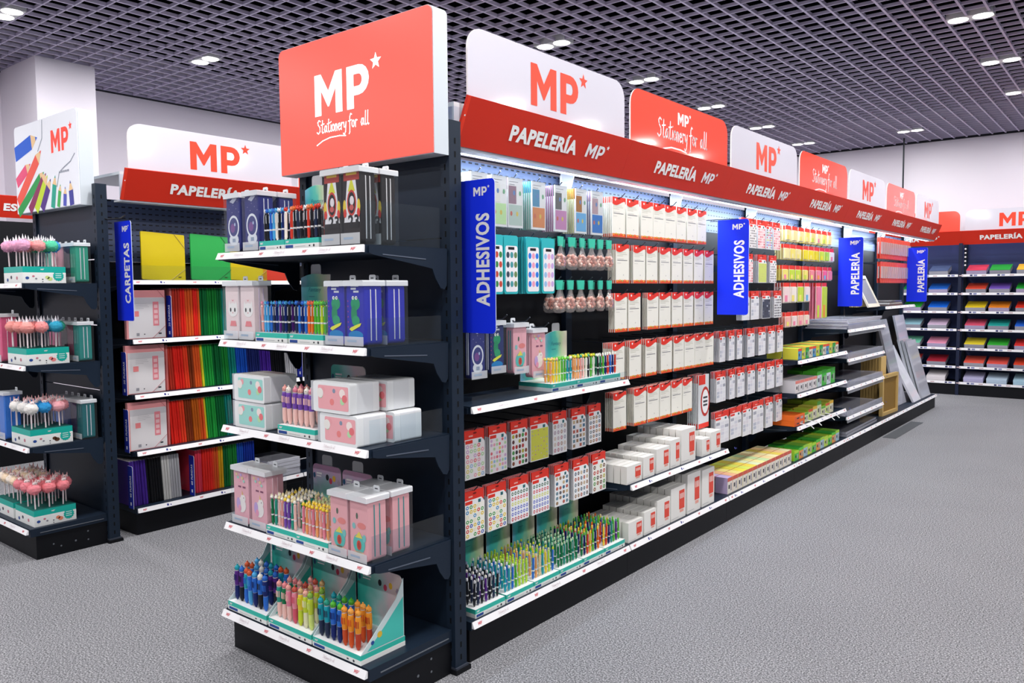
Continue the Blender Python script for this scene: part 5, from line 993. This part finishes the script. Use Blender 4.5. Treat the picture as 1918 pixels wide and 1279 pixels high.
# ================================================================== left run
for k in range(2):
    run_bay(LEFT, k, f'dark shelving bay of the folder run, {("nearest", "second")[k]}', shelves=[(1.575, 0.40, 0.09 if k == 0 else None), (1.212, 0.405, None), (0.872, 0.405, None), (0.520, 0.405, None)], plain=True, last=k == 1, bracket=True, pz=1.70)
    fascia(LEFT, Y0 + BAY * k, BAY, f'red fascia panel over the folder run, {("nearest", "second")[k]}', cap=k == 0)
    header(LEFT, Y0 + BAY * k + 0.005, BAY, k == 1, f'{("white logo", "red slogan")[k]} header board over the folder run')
blade(-2.757 - 0.10, -0.06, 'CARPETAS', 'blue CARPETAS blade sign beside the far endcap post')
def folder(c, w=0.24, h=0.31, t=0.014):
    def mk():
        b = MB(); m = M(c, 0.3); b.box(-t / 2, t / 2, 0, w, 0, h, m); b.box(-t / 2 + 0.003, t / 2 - 0.003, -0.0025, 0.0, 0.004, h - 0.004, m); b.box(-t / 2 + 0.002, t / 2 - 0.002, 0.003, w - 0.002, h, h + 0.002, M('e8e4e0', 0.5))
        return ob('plastic_folder', b, cat='folder')
    return mk
FN = {'c23a2c': 'brick red', 'ee2f26': 'red', 'f0452a': 'scarlet', 'e8602a': 'orange', 'c8641e': 'burnt orange', '8a3a1e': 'brown', 'e8b020': 'amber', 'e0d832': 'yellow', '1f8a3a': 'green', '27a344': 'bright green', '15703a': 'dark green', '2aa05a': 'leaf green', '1a8a80': 'teal', '1d55c0': 'blue', '1a3aa8': 'royal blue', '202a6a': 'navy', '4a2a96': 'purple', '5a3aa8': 'violet', '17181d': 'black', 'c4c4c8': 'grey', 'e0dfdc': 'white', 'd87a78': 'dusty pink', 'e8405a': 'crimson'}
def folders(z, x, seq, where, h=0.31, y=0.075, lean=0.05):
    n = 0
    for c, k in seq:
        for i in range(k):
            t = random.uniform(0.0135, 0.0165); hh = h
            o = put(('fold', c, h), folder(c, 0.24, h), (0, 0, 0), (0, 0, 0), f'{FN[c]} folder, {where}, {nth(n)} along', f'folders on the {where}')
            o.location = LEFT(x, y + random.uniform(-0.004, 0.006), z + 0.001); o.rotation_euler = (Matrix.Rotation(LEFT.r, 4, 'Z') @ Matrix.Rotation(-lean, 4, 'Y')).to_euler(); x += 0.0172; n += 1
    return x
folders(1.212, 0.272, [('d87a78', 1), ('c23a2c', 3), ('ee2f26', 2), ('e8602a', 3), ('ee2f26', 2), ('e8602a', 1), ('15703a', 3), ('1f8a3a', 4), ('15703a', 2), ('1a8a80', 3), ('1d55c0', 3)], 'upper folder shelf', lean=0.02)
folders(0.872, 0.235, [('c23a2c', 3), ('ee2f26', 4), ('f0452a', 2), ('8a3a1e', 2), ('e8602a', 3), ('e0d832', 1), ('27a344', 4), ('15703a', 4), ('1f8a3a', 3), ('1a8a80', 3), ('1d55c0', 5), ('202a6a', 6), ('4a2a96', 5), ('17181d', 7), ('c4c4c8', 6)], 'middle folder shelf', lean=0.06, h=0.28)
folders(0.520, 0.250, [('ee2f26', 4), ('f0452a', 2), ('8a3a1e', 3), ('c8641e', 3), ('e8602a', 2), ('e0d832', 1), ('27a344', 4), ('15703a', 4), ('1a8a80', 3)], 'lower folder shelf', lean=0.06, h=0.28)
folders(0.168, -0.020, [('4a2a96', 1), ('5a3aa8', 1), ('4a2a96', 4), ('17181d', 6), ('e0dfdc', 3), ('c4c4c8', 4)], 'base of the folder run left of the blue tag', lean=0.05, h=0.285)
folders(0.168, 0.405, [('e8405a', 3), ('ee2f26', 4), ('f0452a', 1), ('e8602a', 2), ('e8b020', 2), ('15703a', 2), ('1f8a3a', 4), ('1d55c0', 3), ('1a3aa8', 5)], 'base of the folder run right of the blue tag', lean=0.015, h=0.285)
def doc(h=0.30):
    o = emp('document_wallet', (0, 0, 0), (0, 0, 0), 'x', 'document wallet'); w = 0.235
    b = MB(); b.box(-w / 2 - 0.012, w / 2, 0.002, 0.03, 0, h, M('e89a9c', 0.35)); ob('wallet', b, o)
    b = MB(); b.rect(-w / 2, w / 2 - 0.002, 0.004, h - 0.045, 0.0012, M('e6e2e4', 0.35)); b.rect(-w / 2, w / 2 - 0.002, h - 0.085, h - 0.047, 0.0008, M('cfccd0', 0.35)); ob('cover_sheet', b, o)
    b = MB(); b.rect(w * 0.16, w * 0.32, h * 0.26, h * 0.76, 0.0004, M('ea8a94', 0.4))
    for i in range(4): b.rect(w * 0.19, w * 0.29, h * (0.30 + 0.11 * i), h * (0.37 + 0.11 * i), 0.0, M('f2c4c8', 0.4))
    b.rect(-w * 0.36, -w * 0.22, h * 0.46, h * 0.57, 0.0004, M('ee8a8c', 0.4)); lines(b, w * 0.7, h * 0.62, h * 0.72, 0.0004, M('c0bcc0', 0.5), 4, 0.5); b.rect(w * 0.30, w * 0.38, h * 0.08, h * 0.11, 0.0004, M('3a3c44', 0.5)); b.rect(-w * 0.3, -w * 0.22, h * 0.06, h * 0.12, 0.0004, M('9a98a0', 0.5)); b.rect(-w * 0.1, -w * 0.07, h * 0.08, h * 0.10, 0.0004, M('2a2c34', 0.5)); ob('cover_print', b, o)
    b = MB(); b.tube([(w * 0.30, -0.001, h), (w * 0.5, -0.001, h * 0.82)], 0.0012, M('c87a80', 0.5), 5); b.tube([(w * 0.12, -0.001, 0.0), (w * 0.5, -0.001, h * 0.26)], 0.0012, M('c87a80', 0.5), 5); ob('elastic', b, o); return o
for i, (z, xx) in enumerate(((1.212, 0.10), (0.872, 0.085), (0.520, 0.085))):
    put('doc', doc, LEFT(xx, 0.055, z + 0.001), LEFT.rot(0.0), f'pink document wallet with white cover facing out on the {("upper", "middle", "lower")[i]} folder shelf', 'document wallets')
    o = put(('fold', 'd87a78', 0.29), folder('d87a78', 0.22, 0.29), LEFT(0.225, 0.075, z + 0.001), LEFT.rot(0), f'dusty pink folder edge right of the document wallet, {("upper", "middle", "lower")[i]} folder shelf', 'pink folder edges') if i else None
def ftag(word):
    def mk():
        o = emp('divider_tag', (0, 0, 0), (0, 0, 0), 'x', 'divider tag'); b = MB(); b.prism(rrect(0, 0.062, 0, 0.265, 0.012, 4, '0010'), 0, 0.002, M('1b2a9a', 0.4), WHITE()); ob('tag', b, o)
        g, wd = text_geo(word, 0.02); b = MB(); b.flat(g, 0.042, 0.07, 0.020, -0.0008, WHITE(), rot=True, sx=0.135 / (wd * 0.020)); b.rect(0.024, 0.040, 0.020, 0.040, -0.0008, M('dfe4f4', 0.5)); ob('lettering', b, o); return o
    return mk
for i, (xx, z, wd) in enumerate(((0.236, 1.212, '20 FUNDAS'), (-0.062, 0.872, '30 FUNDAS'), (-0.062, 0.520, '40 FUNDAS'), (-0.050, 0.168, '40 FUNDAS'), (0.352, 0.168, '60 FUNDAS'))):
    p = LEFT(xx, 0.075, z + 0.001); put(('ftag', wd), ftag(wd), p, (0, 0, 0), f'blue divider tag reading {wd}, {["upper folder shelf", "left end of the middle folder shelf", "left end of the lower folder shelf", "left end of the folder base", "beside the grey folders on the base"][i]}', 'divider tags')
for i, (z, wd) in enumerate(((0.872, '60 FUNDAS'), (0.520, '80 FUNDAS'))): put(('ftag', wd), ftag(wd), LEFT(BAY - 0.02, 0.065, z + 0.001), (0, 0, 0), f'blue divider tag at the start of the second folder bay, {("middle", "lower")[i]} shelf', 'divider tags')
def efold(c):
    def mk():
        o = emp('elastic_folder', (0, 0, 0), (0, 0, 0), 'x', 'folder'); w, h = 0.29, 0.305; b = MB(); b.prism(rrect(-w / 2, w / 2, 0, h, 0.006, 3), 0, 0.012, M(c, 0.35)); ob('cover', b, o)
        b = MB(); m = M('c9b060' if c != '27a34a' else '2a7a3a', 0.5); b.tube([(w * 0.26, -0.002, h), (w * 0.5, -0.002, h * 0.72)], 0.0018, m, 5); b.tube([(w * 0.14, -0.002, 0), (w * 0.5, -0.002, h * 0.27)], 0.0018, m, 5); ob('elastic', b, o)
        b = MB(); b.flat(LOGO, w * 0.33, 0.02, 0.010, -0.0008, M('3a3410', 0.5)); ob('logo', b, o); return o
    return mk
for i, (xx, c, nm) in enumerate(((0.262, 'd0b80c', 'yellow'), (0.595, '27a34a', 'green'), (0.880, 'd0b80c', 'yellow'), (1.14, 'e23a22', 'red'))):
    o = put(('ef', c), efold(c), LEFT(xx, 0.135, 1.576), (0, 0, 0), f'{nm} elastic folder leaning on the top folder shelf, {nth(i)} from the blade sign', 'elastic folders'); o.rotation_euler = (Matrix.Rotation(LEFT.r + 0.0, 4, 'Z') @ Matrix.Rotation(-0.10, 4, 'X') @ Matrix.Rotation(0.05, 4, 'Y')).to_euler()
for i in range(5): put('wflat', flatp(0.26, 0.32, 0.022, 'dcdce2', 'e8e8ec'), LEFT(1.06, 0.03, 0.169 + 0.0245 * i), LEFT.rot(random.uniform(-0.04, 0.04)), f'white flat wallet in the stack on the folder bay base, {nth(i)} from the bottom', 'stacked white wallets')
# black organiser seen behind the endcap
# ---- far left endcap: pompom pens
def pom(c, kind):
    def mk():
        b = MB(); b.lathe([(0.0, 0.0), (0.0038, 0.003), (0.0038, 0.10), (0.0, 0.101)], M('f4e4e8', 0.4), n=7); o = ob('pompom_pen', b, cat='pen')
        b = MB(); fu = M(c, 0.95, 0, 0, 0.1)
        b.ball((0, 0, 0.118), (0.036, 0.036, 0.031), fu, 18, 12, 0.05)
        for i in range(170):
            t = math.acos(random.uniform(-1, 1)); p = random.uniform(0, 2 * PI); d = Vector((math.sin(t) * math.cos(p), math.sin(t) * math.sin(p), math.cos(t))); q = Vector((random.uniform(-1, 1), random.uniform(-1, 1), random.uniform(-1, 1))).cross(d).normalized() * 0.0028; cc = Vector((0, 0, 0.118))
            b.poly([cc + d * 0.030 - q, cc + d * 0.030 + q, cc + d * random.uniform(0.036, 0.042)], fu)
        ob('pompom', b, o); b = MB(); wt = M('f2eef4', 0.3)
        if kind == 'horn':
            b.lathe([(0.008, 0.146), (0.0, 0.182)], wt, n=7); b.prism([(-0.020, 0.142), (-0.006, 0.146), (-0.016, 0.166)], -0.001, 0.002, wt); b.prism([(0.006, 0.146), (0.020, 0.142), (0.018, 0.164)], -0.001, 0.002, M('c8c4d0', 0.25, 0.4))
        else:
            b.ball((0, -0.010, 0.150), (0.016, 0.010, 0.011), M('f6e4e4', 0.5), 10, 6)
            for s in (-1, 1): b.ell(s * 0.006, 0.151, 0.0022, 0.0022, -0.0205, M('1c1c22', 0.4), 7); b.prism([(s * 0.010 - 0.004, 0.158), (s * 0.010 + 0.004, 0.158), (s * 0.012, 0.176)], -0.010, -0.006, M('f0b8b8', 0.5))
        ob('ornament', b, o); return o
    return mk
def pbox(w, d, deco):
    def mk():
        o = emp('pompom_pen_box', (0, 0, 0), (0, 0, 0), 'x', 'pen display'); h = 0.095; tl = M('1fb0a2', 0.35); wt = M('eef0ee', 0.4)
        b = MB(); b.box(-w / 2, w / 2, 0, d, 0, h * 0.62, wt); b.box(-w / 2 + 0.0004, w / 2 - 0.0004, 0.0004, d - 0.0004, h * 0.62, h * 0.97, tl, top=M('14605a', 0.5)); ob('carton', b, o)
        b = MB(); y = -0.0007
        b.decal([(w * 0.32 + (0.030 if i % 2 else 0.026) * math.cos(PI * i / 14), h * 0.42 + (0.030 if i % 2 else 0.026) * math.sin(PI * i / 14)) for i in range(28)], y, tl)
        for k in range(3): b.rect(w * 0.32 - 0.016, w * 0.32 + 0.016, h * (0.30 + 0.12 * k), h * (0.30 + 0.12 * k) + 0.004, y - 0.0003, M('d4f0ec', 0.5))
        for cx, cz, r, c in ((-0.40, 0.30, 0.010, '2f4f98'), (-0.05, 0.22, 0.004, '2a3440'), (-0.05, 0.08, 0.003, '2a3440'), (0.06, 0.34, 0.012, deco), (0.12, 0.25, 0.014, deco), (-0.26, 0.40, 0.007, 'c87a8a'), (-0.20, 0.26, 0.006, '8a8a94')): b.ell(cx * w, cz * h, r, r * 0.8, y, M(c, 0.5), 10)
        b.flat(LOGO, -0.02, h * 0.76, 0.008, -0.0004, wt); ob('front_print', b, o)
        b = MB(); x = -w / 2 - 0.0006
        for a, c, cc in ((0.3, 0.3, 'c87a8a'), (0.6, 0.35, '4a4a58'), (0.8, 0.2, '2f4f98')): b.poly([(x, d * a + 0.012 * math.cos(-q * PI / 5), h * c + 0.010 * math.sin(-q * PI / 5)) for q in range(10)], M(cc, 0.5))
        ob('side_print', b, o); return o
    return mk
LX = Base(-2.80, 0, PI / 2)   # display faces turned to the aisle
sets = [(1.556, [('e8a8c8', 'd8a0d8', 'f0a0a0', 'f4a898', '3fbf9a', '5ac8a0', '4a9ae0', '4aa8e8')], 'horn', 'c8dc8a', 'top'), (1.098, [('f2a09a', 'f4a8a0', 'f09a9a', 'f0a098', '2a9ac8', '3aa0c0', 'c090d0', '4cc0a0')], 'horn', 'f08a8a', 'second'),
        (0.64, [('f0ece8', '4ab8d0', '3a9ad8', '2f8ac8', 'f4dcc0', 'f4b0b8', 'f0a8b0', 'f2a0a8')], 'face', '5a3a2a', 'third'), (0.181, [('f0909a', 'f08a94', 'ee8890', 'f08e98', 'f0949c', 'ee8a92', 'f0929a', 'f08c96')], 'face', 'e88a6a', 'base')]
PN = {'e8a8c8': 'lilac', 'd8a0d8': 'lilac', 'f0a0a0': 'pink', 'f4a898': 'pink', '3fbf9a': 'mint', '5ac8a0': 'mint', '4a9ae0': 'blue', '4aa8e8': 'blue', '2a9ac8': 'blue', '3aa0c0': 'turquoise', 'c090d0': 'lilac', '4cc0a0': 'mint', 'f0ece8': 'white', '4ab8d0': 'turquoise', '3a9ad8': 'blue', '2f8ac8': 'blue', 'f4dcc0': 'cream'}
for z, (cs,), kind, deco, tn in sets:
    put(('pbox', deco), pbox(0.225, 0.27, deco), LX(-0.485, 0.0, z + 0.0005), LX.rot(), f'teal and white box of pompom pens on the {tn} tier of the far left endcap', 'pompom pen boxes')
    for j in range(5):
        for i in range(j % 2, 6, 2):
            c = cs[min(7, i + (i > 2) + j % 2)]; px = -0.485 + (i - 2.5) * 0.037; py = 0.030 + 0.052 * j
            put(('pom', c, kind), pom(c, kind), LX(px, py, z + 0.0935 + 0.008 * ((i + j) % 2)), LX.rot(random.uniform(-0.5, 0.5), random.uniform(-0.08, 0.08)), f'{PN.get(c, "pink")} pompom pen, {nth(i)} across, {nth(j)} row back, {tn} tier of the far left endcap', 'pompom pens')
put(('pbox', 'f4c8b8'), pbox(0.225, 0.27, 'f4c8b8'), LX(-0.485, 0.30, 0.1815), LX.rot(), 'second teal and white pompom pen box on the base tier, further left', 'pompom pen boxes')
for j in range(4):
    for i in range(3): put(('pom', ('f4dcc0', 'f2e4d8')[(i + j) % 2], 'face'), pom(('f4dcc0', 'f2e4d8')[(i + j) % 2], 'face'), LX(-0.485 + (i - 1) * 0.074, 0.335 + 0.066 * j, 0.275), LX.rot(random.uniform(-0.5, 0.5)), f'cream pompom pen, {nth(i)} across, {nth(j)} row back, further left box of the base tier', 'pompom pens')
# tall cartons standing behind the pompom boxes
for z, cs, tn in ((1.556, ('3aa08a', 'e89aa8', 'f0a0b0', '2a2440', '2f9a80'), 'top'), (1.098, ('e86a98', 'e05a88', '3a2a3a', 'a04a68', '2a8a84'), 'second'), (0.64, ('2f6fd0', '2a5ab8', '2a4a9a', '4a3a6a', '1f6a70'), 'third')):
    for i, c in enumerate(cs): put(('tall', c), case(c, 'e0dce4', 'none', 0.085, 0.23, 0.09), LEND(0.90 - 0.35 + 0.085 * i - 0.04, 0.30, z + 0.0005), LEND.rot(), f'tall pencil case standing behind the pompom pens on the {tn} tier, {nth(i)} from the left', 'tall pencil cases behind pompom pens')
for z, c, tn in ((1.098, 'e8608a', 'pink'), (0.64, '2f78d8', 'blue')):
    put(('big', c), case(c, 'f4dce4', 'none', 0.11, 0.28, 0.10), LEND(0.485, 0.02, z + 0.0005), LEND.rot(), f'large {tn} pencil case at the left edge of the far left endcap', 'large pencil cases')
# wall unit past the far left endcap
WL = Base(-5.60, 0, PI / 2)
t = fascia(WL, -0.90, 1.44, 'red fascia panel on the side wall reading ES', word='ES', xa=1.20, logo=False, zoff=0.09, cap=False, canopy=False)
KIDS[t.name][1].scale = (1, 1, 1)
b = MB(); b.box(-0.90, 0.59, 0.06, 0.50, 0.0, 2.12, DARK2()); ob('wall_cabinet', b, None, (-5.60, 0, 0), (0, 0, PI / 2), 'dark shelving unit on the side wall under the ES fascia', 'shelving')

# ================================================================== wall units at the far end
def backlabel(w, z):
    b = MB(); b.box(0, w, 0.0, 0.012, z - 0.032, z, WHITE()); rnd = random.Random(int(z * 1000)); m = M('3c3f6e', 0.5)
    for i in range(4):
        x = 0.10 + w * 0.27 * i
        b.rect(x, x + 0.03, z - 0.027, z - 0.005, -0.0006, m); b.rect(x + 0.045, x + 0.085, z - 0.027, z - 0.005, -0.0006, M('8a8fb8', 0.5)); b.rect(x + 0.14, x + 0.19, z - 0.024, z - 0.010, -0.0006, M('c8b0b4', 0.5))
    return b
ZR = (1.657, 1.408, 1.157, 0.913, 0.655, 0.402, 0.185)
for k, x0 in enumerate((-1.264, -0.03, 1.204)):
    t = emp('wall_shelving_bay', BACK(x0, 0, 0), BACK.rot(), f'dark shelving bay against the far wall, {nth(k)} from the left', 'shelving')
    b = MB(); b.box(0.0, BAY, 0.43, 0.44, 0.1, 2.08, M('3c4878', 0.4)); ob('back_panel', b, t)
    b = MB(); b.box(-0.02, 0.02, 0.0, 0.05, 0.0, 2.08, M('20263c', 0.4)); b.box(-0.02, 0.02, 0.38, 0.43, 0, 2.10, DARK()); ob('upright', b, t)
    b = MB(); b.box(0.002, BAY - 0.002, 0.02, 0.40, 0, 0.15, DARK2()); ob('kick_panel', b, t)
    for z in ZR:
        b = MB(); b.box(0.022, BAY - 0.022, 0.012, 0.37, z - 0.03, z - 0.005, DARK2()); s = ob('shelf', b, t); ob('label_strip', backlabel(BAY - 0.045, z), s, (0.022, 0, 0))
    fascia(BACK, x0, BAY, f'red fascia panel on the far wall units, {nth(k)} from the left', cap=False, xa=0.22, canopy=False)
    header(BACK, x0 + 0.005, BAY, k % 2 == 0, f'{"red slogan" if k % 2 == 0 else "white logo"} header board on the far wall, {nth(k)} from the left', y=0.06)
def ream(c, body, w=0.235, n=0.055):
    def mk():
        o = emp('paper_ream', (0, 0, 0), (0, 0, 0), 'x', 'paper pack'); b = MB(); a = 0.30; d = 0.26
        P = lambda y, z: (y * math.cos(a) - z * math.sin(a), y * math.sin(a) + z * math.cos(a))
        q = [P(0, 0), P(d, 0), P(d, n), P(0, n)]; b.prismx(q, -w / 2, w / 2, M(body, 0.5)); ob('sheets', b, o)
        q = [P(0.0, n), P(d, n), P(d, n + 0.006), P(0.0, n + 0.006)]; b = MB(); b.prismx(q, -w / 2 - 0.001, w / 2 + 0.001, M(c, 0.35)); ob('cover', b, o)
        b = MB(); q = [(0.0, -0.001), (d * 0.9, -0.001), P(d, 0), P(0, 0)]; b.prismx([(0.02, 0.0), (d * math.cos(a) - 0.001, 0.0), (d * math.cos(a) - 0.001, d * math.sin(a) - 0.004)], -w / 2 + 0.02, w / 2 - 0.02, DARK2()); ob('sloping_stand', b, o); return o
    return mk
RW = [['2a78d8', '4a5a80', 'd8405a', '2aa03a', 'f0b838', '2a5ad0', 'd84a3a'], ['2aa05a', '2a6ad0', 'e8503a', '7a5ac0', '2aa83a', '2a4ad0', 'e8a838'], ['2aa03a', '1f6ae0', 'f0d02a', 'f08a2a', 'e8382a', '2a9a9a', '2a5ad0'], ['9ac8d8', 'dcc0dc', 'e85a78', '2aa8a0', '2a6ae0', 'e8d83a', '4ab05a'],
      ['7ad0b0', 'f09ab8', 'f0d83a', '3ab03a', 'e83a3a', '2a6ad0', 'f0a83a'], ['e84a4a', 'a82a3a', 'f06050', 'f05a50', 'e84a30', 'e86a50', 'd84a3a'], ['b8ccdc', 'ece4e8', 'c0bce0', 'c4d8ec', 'b8dcf0', 'c8d8e8', 'd8d8e8']]
CNAME = {'2a78d8': 'blue', '4a5a80': 'slate', 'd8405a': 'crimson', '2aa03a': 'green', 'f0b838': 'amber', '2a5ad0': 'blue', 'd84a3a': 'red', '2aa05a': 'green', '2a6ad0': 'blue', 'e8503a': 'orange red', '7a5ac0': 'purple', '2aa83a': 'green', '2a4ad0': 'royal blue', 'e8a838': 'amber', '1f6ae0': 'bright blue', 'f0d02a': 'yellow', 'f08a2a': 'orange', 'e8382a': 'red', '9ac8d8': 'pale blue', 'dcc0dc': 'lilac', 'e85a78': 'rose', '2aa8a0': 'teal', '7ad0b0': 'mint', 'f09ab8': 'pink', 'f0d83a': 'yellow', '3ab03a': 'green', 'e83a3a': 'red', 'a82a3a': 'dark red', 'f06050': 'coral', 'c0bce0': 'lavender'}
XS = (-0.62, -0.30, 0.15, 0.445, 0.745, 1.04, 1.42)
for r, z in enumerate(ZR):
    for i, x in enumerate(XS):
        c = RW[r][i]; body = ['9a9aa8', 'a8a8b4', 'b4a8c8'][(r + i) % 3] if r < 6 else c
        o = put(('ream', c, body), ream(c, body), BACK(x + 0.01 * ((r * 3 + i) % 3 - 1), 0.035, z - 0.004), BACK.rot(0.0), f'{CNAME.get(c, "pale")} covered paper pack on the far wall, {nth(i)} along, {nth(r)} shelf from the top', 'paper packs on the far wall')
b = MB()
for i in range(5): b.ball((-0.0, 0, 2.0 - 0.055 * i), 0.012, WHITE(), 8, 6)
ob('white_bead_strip', b, None, BACK(0.03, 0.005, -0.0), (0, 0, 0), 'strip of white round tags hanging on the far wall upright', 'tag strip')
